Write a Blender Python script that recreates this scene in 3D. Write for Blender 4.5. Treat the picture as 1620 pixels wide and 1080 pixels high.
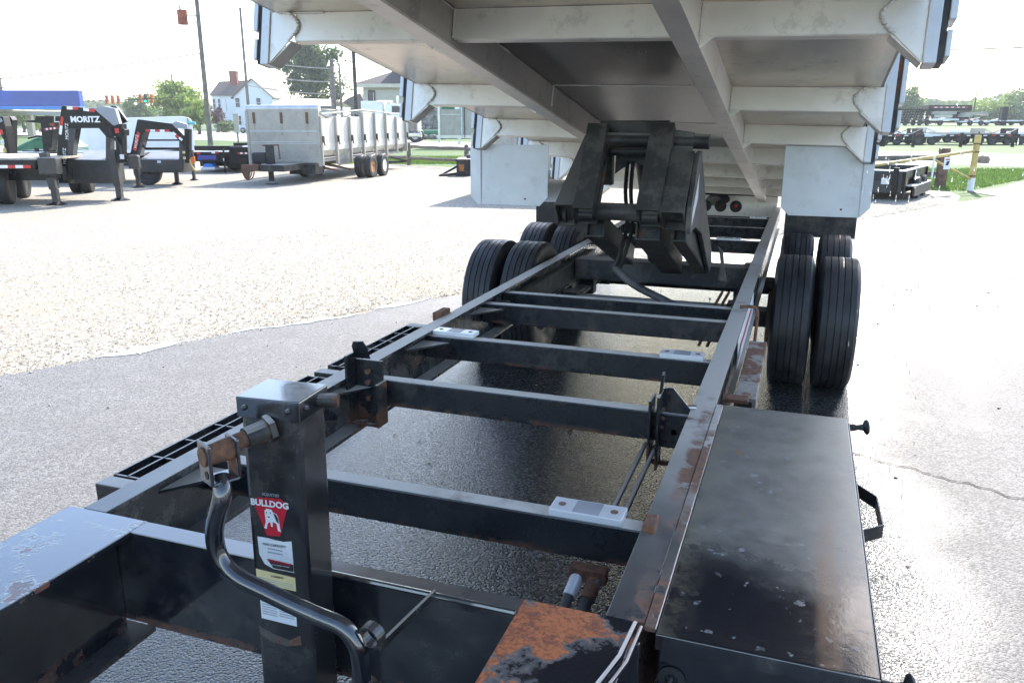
import bpy, bmesh, math, random
import numpy as np
from mathutils import Vector, Matrix
random.seed(7); rng = np.random.default_rng(7)
for o in list(bpy.data.objects): bpy.data.objects.remove(o)
SC = bpy.context.scene; COL = SC.collection
R = math.radians

# ------------------------------------------------------------------ camera
cam_d = bpy.data.cameras.new('camera'); cam = bpy.data.objects.new('camera', cam_d); COL.objects.link(cam)
PITCH = math.atan(349.4/1265.0); YAW = math.atan(470.6*math.cos(PITCH)/1265.0)
cam.location = (0, 0, 1.56); cam.rotation_euler = (math.pi/2-PITCH, 0, YAW)
cam_d.sensor_width = 36; cam_d.lens = 36*1265/1620; cam_d.clip_end = 2000; cam_d.clip_start = 0.02
SC.camera = cam
# ------------------------------------------------------------------ light
SUN = Vector((0.07, 1.27, 1.0)).normalized()
SUN_EL = math.asin(SUN.z); SUN_AZ = math.atan2(SUN.x, SUN.y)
W = bpy.data.worlds.new('World'); SC.world = W; W.use_nodes = True
wn = W.node_tree.nodes; wn.clear()
sk = wn.new('ShaderNodeTexSky'); sk.sky_type = 'NISHITA'; sk.sun_disc = False
sk.sun_elevation = SUN_EL; sk.sun_rotation = SUN_AZ; sk.air_density = 1.0; sk.dust_density = 1.0; sk.ozone_density = 1.0
bg = wn.new('ShaderNodeBackground'); bg.inputs['Strength'].default_value = 0.15
wo = wn.new('ShaderNodeOutputWorld')
W.node_tree.links.new(sk.outputs[0], bg.inputs[0]); W.node_tree.links.new(bg.outputs[0], wo.inputs[0])
sl = bpy.data.lights.new('sun', 'SUN'); sl.energy = 3.1; sl.angle = R(0.5); sl.color = (1.0, 0.93, 0.83)
so = bpy.data.objects.new('sun', sl); COL.objects.link(so); so.rotation_euler = SUN.to_track_quat('Z', 'Y').to_euler()
SC.render.engine = 'CYCLES'
SC.view_settings.view_transform = 'Standard'; SC.view_settings.look = 'None'
SC.view_settings.exposure = 1.92; SC.view_settings.gamma = 1.0; SC.view_settings.use_curve_mapping = False
SC.cycles.max_bounces = 8; SC.cycles.sample_clamp_indirect = 6

# ------------------------------------------------------------------ materials
class NT:
    def __init__(s, name):
        s.m = bpy.data.materials.new(name); s.m.use_nodes = True; s.t = s.m.node_tree
        s.b = s.t.nodes['Principled BSDF']; s.tc = s.t.nodes.new('ShaderNodeTexCoord').outputs['Object']
    def n(s, typ, **kw):
        o = s.t.nodes.new(typ)
        for k, v in kw.items(): setattr(o, k, v)
        return o
    def l(s, a, b): s.t.links.new(a, b)
    def noise(s, scale, detail=4, rough=.6, stretch=None, w=None):
        n = s.n('ShaderNodeTexNoise'); n.inputs['Scale'].default_value = scale; n.inputs['Detail'].default_value = detail; n.inputs['Roughness'].default_value = rough
        if stretch or w:
            mp = s.n('ShaderNodeMapping'); mp.inputs['Scale'].default_value = stretch or (1, 1, 1)
            if w: mp.inputs['Location'].default_value = (w, w*.7, w*1.3)
            s.l(s.tc, mp.inputs[0]); s.l(mp.outputs[0], n.inputs['Vector'])
        else: s.l(s.tc, n.inputs['Vector'])
        return n.outputs['Fac']
    def vor(s, scale, feat='F1', out='Distance'):
        n = s.n('ShaderNodeTexVoronoi', feature=feat); n.inputs['Scale'].default_value = scale; s.l(s.tc, n.inputs['Vector']); return n.outputs[out]
    def ramp(s, x, a, b, va=0., vb=1.):
        n = s.n('ShaderNodeMapRange'); n.inputs['From Min'].default_value = a; n.inputs['From Max'].default_value = b
        n.inputs['To Min'].default_value = va; n.inputs['To Max'].default_value = vb; n.interpolation_type = 'SMOOTHSTEP'; s.l(x, n.inputs[0]); return n.outputs[0]
    def math(s, op, a, b=0.):
        n = s.n('ShaderNodeMath', operation=op)
        for i, v in enumerate((a, b)):
            if isinstance(v, (int, float)): n.inputs[i].default_value = v
            else: s.l(v, n.inputs[i])
        return n.outputs[0]
    def mix(s, f, a, b):
        n = s.n('ShaderNodeMix', data_type='RGBA')
        for i, v in ((0, f), (6, a), (7, b)):
            if isinstance(v, (int, float)): n.inputs[i].default_value = v
            elif isinstance(v, tuple): n.inputs[i].default_value = (*v, 1)
            else: s.l(v, n.inputs[i])
        return n.outputs[2]
    def fmix(s, f, a, b):
        n = s.n('ShaderNodeMix', data_type='FLOAT')
        for i, v in ((0, f), (2, a), (3, b)):
            if isinstance(v, (int, float)): n.inputs[i].default_value = v
            else: s.l(v, n.inputs[i])
        return n.outputs[0]
    def set(s, col=None, rough=None, metal=None, spec=None):
        for k, v in (('Base Color', col), ('Roughness', rough), ('Metallic', metal), ('Specular IOR Level', spec)):
            if v is None: continue
            i = s.b.inputs[k]
            if isinstance(v, tuple): i.default_value = (*v, 1)
            elif isinstance(v, (int, float)): i.default_value = v
            else: s.l(v, i)
    def bump(s, h, dist, strength=1.):
        n = s.n('ShaderNodeBump'); n.inputs['Distance'].default_value = dist; n.inputs['Strength'].default_value = strength
        s.l(h, n.inputs['Height']); s.l(n.outputs[0], s.b.inputs['Normal'])
    def up(s):
        g = s.n('ShaderNodeNewGeometry'); x = s.n('ShaderNodeSeparateXYZ'); s.l(g.outputs['True Normal'], x.inputs[0]); return x.outputs['Z']
    def xyz(s):
        x = s.n('ShaderNodeSeparateXYZ'); g = s.n('ShaderNodeNewGeometry'); s.l(g.outputs['Position'], x.inputs[0]); return x.outputs

def plain(name, col, rough=.5, metal=0., var=.12, scale=6., bump=0.):
    s = NT(name); n = s.noise(scale)
    c2 = tuple(max(0, c*(1-var*2)) for c in col); c1 = tuple(min(1, c*(1+var)) for c in col)
    s.set(s.mix(s.ramp(n, .3, .7), c2, c1), s.fmix(n, max(.05, rough-.1), min(1, rough+.1)), metal)
    if bump: s.bump(s.noise(scale*8), bump)
    return s.m

RUST = (.19, .078, .034); RUST2 = (.085, .042, .026)
def steel(name, base=(.012, .013, .016), rough=.32, rust=.0, dust=.5, dustcol=(.52, .48, .43), spec=.7, yr=None, peel=.0015, filmk=.12, coat=0., edgez=None, streak=False):
    """black enamel over steel: rust blooms, dust lying on upward faces, water marks"""
    s = NT(name); n1 = s.noise(3.2, 5, .62); n2 = s.noise(14, 5, .7, w=3); n3 = s.noise(60, 3, .7); nl = s.noise(1.1, 3, .5, w=9)
    rm = s.math('ADD', s.math('MULTIPLY', n1, .6), s.math('MULTIPLY', n2, .4))
    lo = .66-rust*.22
    rmask = s.ramp(rm, lo, lo+.035)
    if edgez: rmask = s.math('MAXIMUM', rmask, s.math('MULTIPLY', s.ramp(s.xyz()['Z'], edgez, edgez+.022, 1., 0.), s.ramp(s.noise(7, 5, .65, w=15), .47, .53)))
    if streak:
        q = s.xyz(); rmask = s.math('MAXIMUM', rmask, s.math('MULTIPLY', s.math('MULTIPLY', s.ramp(s.math('ADD', q['X'], s.math('MULTIPLY', n2, .03)), -.228, -.210), s.ramp(s.math('ADD', q['Y'], n1), 2.9, 3.3, 1., 0.)), s.math('MULTIPLY', s.ramp(n2, .40, .48), s.ramp(s.noise(3.5, 3, .5, w=2), .40, .5))))
    rcol = s.mix(s.ramp(n3, .35, .65), RUST2, RUST)
    d = s.math('MULTIPLY', s.ramp(s.up(), .5, .95), s.ramp(s.math('ADD', s.math('MULTIPLY', nl, .6), s.math('MULTIPLY', n2, .4)), .22, .42))
    d = s.math('MULTIPLY', d, dust)
    if yr: d = s.math('MULTIPLY', d, s.ramp(s.math('ADD', s.xyz()['Y'], s.math('MULTIPLY', n1, .8)), yr[0], yr[1], .12, 1.))
    film = s.math('MULTIPLY', s.ramp(s.noise(5, 6, .7, w=5), .45, .62 if filmk > .2 else .75), filmk)
    col = s.mix(s.math('MAXIMUM', d, film), base, dustcol)
    halo = s.ramp(rm, lo-.07, lo)
    col = s.mix(s.math('MULTIPLY', halo, .35), col, (.10, .085, .07))
    col = s.mix(rmask, col, rcol)
    rg = s.fmix(rmask, s.fmix(s.math('MAXIMUM', d, film), rough, .62), .9)
    rg = s.math('ADD', rg, s.math('MULTIPLY', s.math('SUBTRACT', n2, .5), .25))
    s.set(col, rg, 0., spec); s.b.inputs['Coat Weight'].default_value = coat; s.b.inputs['Coat Roughness'].default_value = .06
    s.bump(s.math('ADD', s.math('MULTIPLY', rmask, .8), s.math('MULTIPLY', n3, .5)), peel, .6)
    return s.m

def alu(name, col=(.76, .715, .65), rough=.36, metal=.55, stretch=(1, 1, 1), stain=.28):
    s = NT(name); n1 = s.noise(2.2, 4, .6); n2 = s.noise(40, 4, .7, stretch=stretch); n3 = s.noise(9, 6, .75, w=4)
    c = s.mix(s.ramp(n1, .3, .7), tuple(x*.8 for x in col), col)
    c = s.mix(s.math('MULTIPLY', s.ramp(n3, .54, .66), stain), c, (.20, .18, .16))
    s.set(c, s.math('ADD', s.math('MULTIPLY', n2, .18), s.fmix(n1, rough-.08, rough+.04)), metal)
    s.bump(n2, .0008, .5); return s.m

M = {}
M['steel'] = steel('black_enamel_steel', dust=.95, rust=.26, rough=.28, spec=.45, filmk=.03, edgez=.562)
M['gloss'] = steel('glossy_black_enamel', spec=1., rough=.10, peel=.0003, coat=.5, dust=.05, rust=.0, base=(.008, .009, .013))
M['rail'] = steel('dusty_frame_steel', rough=.25, dust=1.0, rust=.2, dustcol=(.42, .39, .35), spec=.9, yr=(1.6, 2.9), filmk=.22, streak=True)
M['jack'] = steel('scuffed_jack_enamel', base=(.012, .012, .014), rough=.2, spec=.9, dust=.3, rust=.12, peel=.0006, filmk=.22, dustcol=(.13, .115, .10))
M['hoist'] = steel('dull_hoist_steel', base=(.028, .027, .026), rough=.5, dust=.7, rust=.12, spec=.4, dustcol=(.20, .18, .155), filmk=.38)
M['channel'] = steel('front_channel_steel', edgez=.447, peel=.0004, coat=.6, spec=1., rough=.14, dust=.12, rust=.06, base=(.008, .009, .013))
M['rustbar'] = steel('rusty_bare_steel', base=(.20, .17, .15), rough=.6, dust=.8, rust=.85, dustcol=(.33, .31, .28))
M['rust'] = steel('rusted_steel', base=(.05, .03, .022), rough=.7, dust=.2, rust=1.1)
M['oldblack'] = steel('weathered_black_paint', base=(.015, .015, .016), spec=.35, rough=.5, dust=.6, rust=.35)
M['bgblack'] = plain('black_trailer_paint', (.009, .009, .010), .3, var=.3); M['bgblack'].node_tree.nodes['Principled BSDF'].inputs['Specular IOR Level'].default_value = .25
M['bggrey'] = plain('dusty_black_box_steel', (.042, .038, .035), .5, var=.2)
M['alu'] = alu('bare_aluminium_extrusion')
M['alufloor'] = alu('mill_finish_aluminium_sheet', col=(.70, .635, .56), rough=.27, metal=.95, stretch=(.3, 6, 1), stain=.35)
M['aluflap'] = alu('brushed_aluminium_flap', col=(.62, .64, .66), rough=.5, metal=.7, stretch=(8, 1, .3), stain=.15)
M['darkfloor'] = alu('painted_reflection_floor_sheet', col=(.20, .188, .178), rough=.24, metal=.9, stretch=(6, .3, 1), stain=.2)  # centre floor sheets: reflection of the dark frame below put into the colour
M['darksill'] = alu('dark_grey_aluminium_sill', col=(.52, .49, .45), rough=.4, metal=.8, stain=.4)  # darker grey aluminium for the inner web of the left sill
M['weld'] = alu('aluminium_weld_bead', col=(.66, .63, .58), rough=.5, metal=.35, stain=.25)
M['aluplate'] = alu('bright_aluminium_plate', col=(.85, .86, .88), rough=.35, metal=.35, stain=.1)
M['alubg'] = alu('weathered_trailer_aluminium', col=(.43, .40, .345), rough=.6, metal=.2, stain=.4)
M['aluside'] = plain('white_dump_side_paint', (.60, .575, .51), .45, var=.05, scale=2)
M['treadplate'] = alu('diamond_tread_plate', col=(.30, .32, .36), rough=.5, metal=.3)
def rubber():
    s = NT('wet_tyre_rubber'); n = s.noise(7, 5, .7); n2 = s.noise(60, 3)
    s.set(s.mix(s.math('MULTIPLY', s.ramp(n, .45, .75), .6), (.012, .0125, .014), (.055, .05, .045)), s.fmix(s.ramp(n, .35, .65), .38, .7), 0.)
    s.bump(n2, .001, .5); return s.m
M['rubber'] = rubber()
M['hose'] = plain('hydraulic_hose_rubber', (.09, .08, .075), .6, var=.3)
M['wood'] = plain('bare_deck_wood', (.42, .37, .29), .75, var=.15, scale=12)
M['fencewood'] = plain('weathered_fence_wood', (.20, .175, .15), .85, var=.25, scale=14, bump=.01)
M['polewood'] = plain('weathered_pole_wood', (.17, .15, .13), .85, var=.2, scale=4)
M['bark'] = plain('tree_bark', (.075, .06, .045), .9, var=.3, scale=10)
M['white'] = plain('white_paint', (.78, .78, .78), .35, var=.03, scale=1.5)
M['siding'] = plain('white_clapboard_paint', (.72, .74, .78), .55, var=.04)
M['beige'] = plain('beige_panel_siding', (.45, .44, .37), .6, var=.05)
M['roofdark'] = plain('charcoal_shingles', (.05, .045, .045), .85, var=.25, scale=8)
M['roofbrown'] = plain('brown_grey_shingles', (.14, .115, .095), .85, var=.2, scale=6)
M['brick'] = plain('chimney_brick', (.25, .08, .05), .85, var=.25, scale=10)
M['stone'] = plain('grey_field_stone', (.25, .235, .21), .85, var=.35, scale=3)
M['glass'] = plain('dark_window_glass', (.03, .035, .045), .08, var=.2)
M['blue'] = plain('deep_blue_canopy_panel', (.02, .065, .38), .35, var=.12, scale=.35)
M['lightblue'] = plain('light_blue_canopy_band', (.02, .22, .70), .35, var=.05)
M['cream'] = plain('cream_canopy_soffit', (.52, .48, .38), .6, var=.08)
M['green'] = plain('green_painted_sheet', (.02, .15, .07), .45, var=.2)
M['yellow'] = plain('faded_yellow_paint', (.56, .41, .13), .5, var=.15, scale=5)
M['orange'] = plain('orange_paint', (.6, .15, .03), .5, var=.1)
M['rustorange'] = plain('rust_red_transformer', (.28, .07, .03), .7, var=.25, scale=3)
M['red'] = plain('red_reflective_tape', (.55, .015, .01), .35, var=.05)
M['tapewhite'] = plain('white_reflective_tape', (.8, .8, .8), .35, var=.03)
M['chrome'] = plain('chrome', (.75, .75, .76), .12, 1., var=.03)
M['zinc'] = plain('zinc_plated_bolt', (.5, .5, .52), .3, .9, var=.1)
M['rock'] = plain('tan_boulder', (.25, .19, .13), .9, var=.2, scale=5, bump=.02)
M['ring'] = plain('black_rubber_grommet', (.02, .02, .02), .7)
M['label'] = plain('white_printed_sticker', (.62, .64, .66), .4, var=.03, scale=40)
M['labelyellow'] = plain('yellow_printed_sticker', (.62, .52, .27), .4, var=.04, scale=40)
M['labelred'] = plain('red_printed_sticker', (.42, .014, .03), .35, var=.04)
M['ink'] = plain('black_print', (.015, .015, .017), .5)
M['inkgrey'] = plain('grey_fine_print', (.30, .31, .33), .5)
M['bluelabel'] = plain('blue_printed_plate', (.05, .06, .28), .4, var=.05)
M['fur'] = plain('dark_wiring_loom', (.02, .02, .022), .6)
def emit(name, col, st):
    s = NT(name); s.set(col, .3); s.b.inputs['Emission Color'].default_value = (*col, 1); s.b.inputs['Emission Strength'].default_value = st; return s.m
M['golight'] = emit('green_signal_lens_lit', (.02, .8, .45), 3.)
def lens():
    s = NT('red_lamp_lens'); s.set((.45, .01, .01), .2); return s.m
M['lens'] = lens()
def water():
    s = NT('water'); s.set((.9, .95, 1.), .02); s.b.inputs['IOR'].default_value = 1.33; s.b.inputs['Transmission Weight'].default_value = 1.; return s.m
M['water'] = water()
def puddle():
    s = NT('puddle_water'); s.set((.30, .29, .27), .07, 0.); s.bump(s.noise(14, 2), .0015, .4); return s.m
M['puddle'] = puddle()

def toolbox_top():
    s = NT('mottled_toolbox_lid'); P = s.xyz(); n = s.noise(2.6, 6, .68); n2 = s.noise(11, 6, .75, w=3); n3 = s.noise(46, 4, .7); v = s.vor(24)
    y = s.math('ADD', P['Y'], s.math('MULTIPLY', s.math('SUBTRACT', n, .5), .5))
    far = s.ramp(y, 1.42, 1.78)  # lid turns paler and rougher past its front part
    film = s.math('MULTIPLY', far, s.ramp(s.math('ADD', s.math('MULTIPLY', n, .5), s.math('MULTIPLY', n2, .5)), .30, .68, .40, .88))
    spot = s.math('MULTIPLY', s.ramp(s.noise(34, 2, .5, w=21), .66, .71), s.ramp(s.noise(5, 3, .6, w=7), .36, .55))
    edge = s.math('MULTIPLY', s.ramp(P['X'], -.17, -.10, 1., 0.), s.ramp(n2, .35, .6))
    col = s.mix(film, (.010, .011, .015), (.21, .205, .18))
    col = s.mix(s.math('MULTIPLY', spot, .7), col, (.22, .23, .24))
    col = s.mix(s.math('MULTIPLY', edge, .5), col, (.17, .15, .10))
    st = s.math('MULTIPLY', s.math('MULTIPLY', s.ramp(P['X'], .085, .105), s.ramp(P['X'], .125, .145, 1., 0.)), s.ramp(P['Y'], 1.6, 1.95, 1., 0.))
    col = s.mix(s.math('MULTIPLY', st, s.ramp(n2, .3, .6, .2, .8)), col, (.16, .09, .055))
    rs = s.ramp(s.noise(7, 5, .65, w=12), .67, .70)
    col = s.mix(rs, col, (.22, .11, .05))
    s.set(col, s.math('ADD', s.fmix(s.math('MAXIMUM', film, spot), .14, .48), s.math('MULTIPLY', s.math('SUBTRACT', n3, .5), .15)), 0.)
    s.bump(n3, .0006, .4); return s.m
M['lid'] = toolbox_top()
def rustplate():
    s = NT('flaking_rust_plate'); n = s.noise(5.5, 6, .62, w=1.4); n2 = s.noise(30, 5, .7); n3 = s.noise(120, 3, .7); P = s.xyz()
    m = s.math('ADD', n, s.math('MULTIPLY', s.math('SUBTRACT', n2, .5), .22))
    m = s.math('SUBTRACT', m, s.math('MULTIPLY', s.ramp(P['X'], -.36, -.24), .30))
    k = s.ramp(m, .385, .40)
    h = s.ramp(m, .315, .385)
    col = s.mix(s.math('MULTIPLY', h, .75), (.010, .011, .015), (.15, .13, .12))
    rc = s.mix(s.ramp(s.math('ADD', s.math('MULTIPLY', n3, .5), s.math('MULTIPLY', n2, .5)), .4, .6), (.20, .05, .015), (.48, .13, .03))
    col = s.mix(k, col, rc); s.set(col, s.fmix(k, s.fmix(h, .12, .5), .9), 0., .9)
    s.bump(s.math('ADD', s.math('MULTIPLY', k, 1.2), s.math('MULTIPLY', n3, .5)), .003, .8); return s.m
M['rustplate'] = rustplate()
def topplate():
    s = NT('blistered_enamel_plate'); n = s.noise(5.5, 5, .6, w=2.2); n2 = s.noise(25, 5, .7)
    m = s.math('ADD', n, s.math('MULTIPLY', s.math('SUBTRACT', n2, .5), .25))
    k = s.ramp(m, .545, .565); h = s.ramp(m, .48, .545)
    wv = s.math('SINE', s.math('MULTIPLY', n, 130.))
    col = s.mix(k, (.009, .011, .018), s.mix(s.ramp(n2, .4, .6), (.07, .035, .03), (.19, .06, .035)))
    s.set(col, s.fmix(k, s.fmix(h, .10, .25), .8), 0., 1.); s.b.inputs['Coat Weight'].default_value = 1.; s.b.inputs['Coat Roughness'].default_value = .05
    s.bump(s.math('ADD', s.math('MULTIPLY', s.math('MULTIPLY', wv, h), .5), s.math('MULTIPLY', n2, .3)), .002, .7); return s.m
M['topplate'] = topplate()

def asphalt():
    s = NT('worn_wet_asphalt'); P = s.xyz(); v = s.n('ShaderNodeTexVoronoi'); v.inputs['Scale'].default_value = 125; s.l(s.tc, v.inputs['Vector'])
    sep = s.n('ShaderNodeSeparateColor'); s.l(v.outputs['Color'], sep.inputs[0])
    n = s.noise(.7, 5, .6); n2 = s.noise(22, 5, .7); n3 = s.noise(4, 4, .6, w=5)
    wob = s.math('MULTIPLY', s.math('SUBTRACT', n, .5), 1.2)
    x = s.math('ADD', P['X'], wob)
    wet = s.math('MULTIPLY', s.ramp(x, -2.35, -1.75), s.ramp(x, .25, .75, 1., 0.))
    wet = s.math('MULTIPLY', wet, s.math('MULTIPLY', s.ramp(P['Y'], 10., 12., 1., 0.), 1.))
    streak = s.math('MULTIPLY', s.ramp(s.noise(.9, 3, .5, stretch=(1.2, .5, 1), w=3), .5, .66), .7)
    damp = s.math('MAXIMUM', wet, s.math('MULTIPLY', s.math('MULTIPLY', streak, .45), s.ramp(P['Y'], 9., 12., 1., 0.)))
    dry = s.mix(s.ramp(sep.outputs[0], .1, .9), (.088, .087, .088), (.205, .202, .20))
    dry = s.mix(s.ramp(n3, .35, .65, 0., .35), dry, (.105, .10, .096))
    wcol = s.mix(s.ramp(sep.outputs[0], .3, 1.), (.012, .012, .012), (.085, .083, .08))
    col = s.mix(s.fmix(damp, 0., 1.), dry, wcol)
    s.set(col, s.fmix(damp, .78, s.fmix(n3, .10, .20)), 0.)
    h = s.math('ADD', s.math('MULTIPLY', v.outputs['Distance'], -1.6), s.math('MULTIPLY', n2, .18))
    s.bump(s.math('MULTIPLY', h, s.fmix(damp, .45, .5)), .0035, .9); return s.m
M['asphalt'] = asphalt()
def gravel_m(name='white_crushed_stone_ground', sc=44):
    s = NT(name); v = s.n('ShaderNodeTexVoronoi'); v.inputs['Scale'].default_value = sc; s.l(s.tc, v.inputs['Vector'])
    sep = s.n('ShaderNodeSeparateColor'); s.l(v.outputs['Color'], sep.inputs[0])
    big = s.noise(.35, 4, .6); mid = s.noise(3, 4, .6)
    c = s.mix(sep.outputs[0], (.15, .13, .10), (.43, .40, .34))
    c = s.mix(s.ramp(s.math('ADD', s.math('MULTIPLY', big, .6), s.math('MULTIPLY', mid, .4)), .46, .64, 0., .65), c, (.31, .255, .185))
    c = s.mix(s.ramp(v.outputs['Distance'], .5, .85, 0., .6), c, (.2, .185, .16))
    s.set(c, .9, 0.); s.bump(s.math('MULTIPLY', v.outputs['Distance'], -1.), .008, .8); return s.m
M['gravel'] = gravel_m()
def stone_m():
    s = NT('crushed_limestone'); oi = s.n('ShaderNodeNewGeometry'); c = s.mix(oi.outputs['Random Per Island'], (.30, .27, .22), (.55, .52, .455)); s.set(c, .9, 0.); return s.m
M['stones'] = stone_m()
def grass_m():
    s = NT('mown_grass'); n = s.noise(9, 5, .7); b = s.noise(.35, 4, .6)
    c = s.mix(s.ramp(n, .3, .7), (.035, .085, .012), (.075, .135, .02)); c = s.mix(s.ramp(b, .55, .75, 0., .6), c, (.13, .13, .05))
    s.set(c, .9, 0.); s.bump(n, .03, .7); return s.m
M['grass'] = grass_m()
M['road'] = plain('pale_concrete_road', (.36, .35, .33), .85, var=.08, scale=2)
def leaf_m(name, a, b):
    s = NT(name); g = s.n('ShaderNodeNewGeometry'); c = s.mix(g.outputs['Random Per Island'], a, b); s.set(c, .55, 0.)
    s.b.inputs['Subsurface Weight'].default_value = 0
    tr = s.n('ShaderNodeBsdfTranslucent'); s.l(c, tr.inputs[0]); mx = s.n('ShaderNodeMixShader'); mx.inputs[0].default_value = .35
    out = s.t.nodes['Material Output']; s.l(s.b.outputs[0], mx.inputs[1]); s.l(tr.outputs[0], mx.inputs[2]); s.l(mx.outputs[0], out.inputs[0]); return s.m
M['leafdark'] = leaf_m('dark_oak_leaves', (.035, .075, .02), (.11, .17, .045))
M['leaflight'] = leaf_m('bright_maple_leaves', (.13, .22, .03), (.33, .41, .08))
M['leafmid'] = leaf_m('mid_green_leaves', (.07, .13, .035), (.20, .27, .07))
M['leafpurple'] = leaf_m('purple_plum_leaves', (.05, .02, .03), (.14, .07, .08))

# ------------------------------------------------------------------ mesh helpers
ROOT = {}; SY, CY_ = math.sin(YAW), math.cos(YAW)
def G(D, L, z=0.): return Vector((-SY*D+CY_*L, CY_*D+SY*L, z))       # site grid: D metres out from the camera's stand, L metres across
YU = Vector((CY_, SY, 0)); YV = Vector((-SY, CY_, 0)); ZZ = Vector((0, 0, 1))
def thing(name, label, cat, loc=(0, 0, 0), group=None, rotz=0.):
    o = bpy.data.objects.new(name, None); COL.objects.link(o); o.location = loc; o.rotation_euler = (0, 0, rotz); o.empty_display_size = .3
    o['label'] = label; o['category'] = cat
    if group: o['group'] = group
    ROOT[o.name] = Matrix.Translation(Vector(loc)) @ Matrix.Rotation(rotz, 4, 'Z')
    return o
def tag(o, label, cat, group=None):
    o['label'] = label; o['category'] = cat
    if group: o['group'] = group
    return o
def copy_tree(o, parent=None):
    c = o.copy(); COL.objects.link(c); c.parent = parent
    for ch in [x for x in o.children]: copy_tree(ch, c)
    return c
class MB:
    def __init__(s, xf=None): s.v = []; s.f = []; s.xf = xf
    def add(s, vs, fs):
        k = len(s.v); s.v += [Vector(v) for v in vs]; s.f += [tuple(i+k for i in f) for f in fs]; return s
    def box(s, lo, hi):
        (a, b, c), (d, e, f) = lo, hi
        return s.add([(a, b, c), (d, b, c), (d, e, c), (a, e, c), (a, b, f), (d, b, f), (d, e, f), (a, e, f)],
                     [(0, 3, 2, 1), (4, 5, 6, 7), (0, 1, 5, 4), (1, 2, 6, 5), (2, 3, 7, 6), (3, 0, 4, 7)])
    def obox(s, c, hx, hy, hz):   # centre and three half-axis vectors
        c, hx, hy, hz = map(Vector, (c, hx, hy, hz)); P = []
        for k in (-1, 1):
            for (i, j) in ((-1, -1), (1, -1), (1, 1), (-1, 1)): P.append(c+hx*i+hy*j+hz*k)
        return s.add(P, [(0, 3, 2, 1), (4, 5, 6, 7), (0, 1, 5, 4), (1, 2, 6, 5), (2, 3, 7, 6), (3, 0, 4, 7)])
    def bar(s, p, q, w, h, up=(0, 0, 1)):
        p, q = Vector(p), Vector(q); d = (q-p); u = Vector(up); sd = d.cross(u).normalized(); u = sd.cross(d).normalized()
        return s.obox((p+q)/2, d/2, sd*w/2, u*h/2)
    def prism(s, poly, o, ax, ay, th):   # polygon in the (ax, ay) plane, extruded by vector th
        o, ax, ay, th = map(Vector, (o, ax, ay, th)); n = len(poly)
        P = [o+ax*x+ay*y for x, y in poly]; P2 = [p+th for p in P]
        return s.add(P+P2, [tuple(range(n)), tuple(range(2*n-1, n-1, -1))]+[(i, (i+1) % n+n*0, (i+1) % n+n, i+n)[::-1] for i in range(n)])
    def tube(s, pts, r, n=10, cap=True):
        pts = [Vector(p) for p in pts]; rr = r if isinstance(r, (list, tuple)) else [r]*len(pts); rings = []; ref = None
        for i, p in enumerate(pts):
            t = (pts[min(i+1, len(pts)-1)]-pts[max(i-1, 0)]).normalized()
            if ref is None: ref = t.orthogonal().normalized()
            ref = (ref-t*ref.dot(t)).normalized(); a, b = ref, t.cross(ref)
            rings.append([p+a*math.cos(2*math.pi*k/n)*rr[i]+b*math.sin(2*math.pi*k/n)*rr[i] for k in range(n)])
        fs = []
        for i in range(len(rings)-1):
            for k in range(n): fs.append((i*n+k, i*n+(k+1) % n, (i+1)*n+(k+1) % n, (i+1)*n+k))
        if cap: fs += [tuple(range(n))[::-1], tuple(range((len(rings)-1)*n, len(rings)*n))]
        return s.add(sum(rings, []), fs)
    def lathe(s, prof, c, ax, n=40):   # prof: (r, along), axis vector
        c = Vector(c); ax = Vector(ax).normalized(); a = ax.orthogonal().normalized(); b = ax.cross(a); m = len(prof); V = []; F = []
        for k in range(n):
            th = 2*math.pi*k/n; d = a*math.cos(th)+b*math.sin(th)
            for r, h in prof: V.append(c+d*r+ax*h)
        for k in range(n):
            for i in range(m-1): F.append((k*m+i, k*m+i+1, ((k+1) % n)*m+i+1, ((k+1) % n)*m+i))
        return s.add(V, F)
    def quad(s, a, b, c, d): return s.add([a, b, c, d], [(0, 1, 2, 3)])
    def sphere(s, c, r, n=8, m=6, sq=(1, 1, 1)):
        c = Vector(c); V = []; F = []
        for j in range(m+1):
            for i in range(n):
                t = math.pi*j/m; p = 2*math.pi*i/n; V.append(c+Vector((math.sin(t)*math.cos(p)*r*sq[0], math.sin(t)*math.sin(p)*r*sq[1], math.cos(t)*r*sq[2])))
        for j in range(m):
            for i in range(n): F.append((j*n+i, j*n+(i+1) % n, (j+1)*n+(i+1) % n, (j+1)*n+i))
        return s.add(V, F)
    def build(s, name, mat, parent=None, bev=0., smooth=False, kind=None, label=None):
        vs = [s.xf(v) for v in s.v] if s.xf else s.v
        if parent is not None:
            top = parent
            while top.parent: top = top.parent
            inv = ROOT[top.name].inverted(); vs = [inv @ v for v in vs]
        me = bpy.data.meshes.new(name); me.from_pydata([tuple(v) for v in vs], [], s.f)
        bm = bmesh.new(); bm.from_mesh(me); bmesh.ops.recalc_face_normals(bm, faces=bm.faces); bm.to_mesh(me); bm.free()
        me.materials.append(mat)
        if smooth: me.polygons.foreach_set('use_smooth', [True]*len(me.polygons)); me.set_sharp_from_angle(angle=R(35))
        o = bpy.data.objects.new(name, me); COL.objects.link(o)
        if parent is not None: o.parent = parent
        if bev:
            md = o.modifiers.new('bevel', 'BEVEL'); md.width = bev; md.segments = 2; md.limit_method = 'ANGLE'; md.angle_limit = R(40); md.harden_normals = False
        if kind: o['kind'] = kind
        if label: o['label'] = label
        return o
def box(name, lo, hi, mat, parent, bev=0., **k): return MB().box(lo, hi).build(name, mat, parent, bev, **k)
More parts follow.
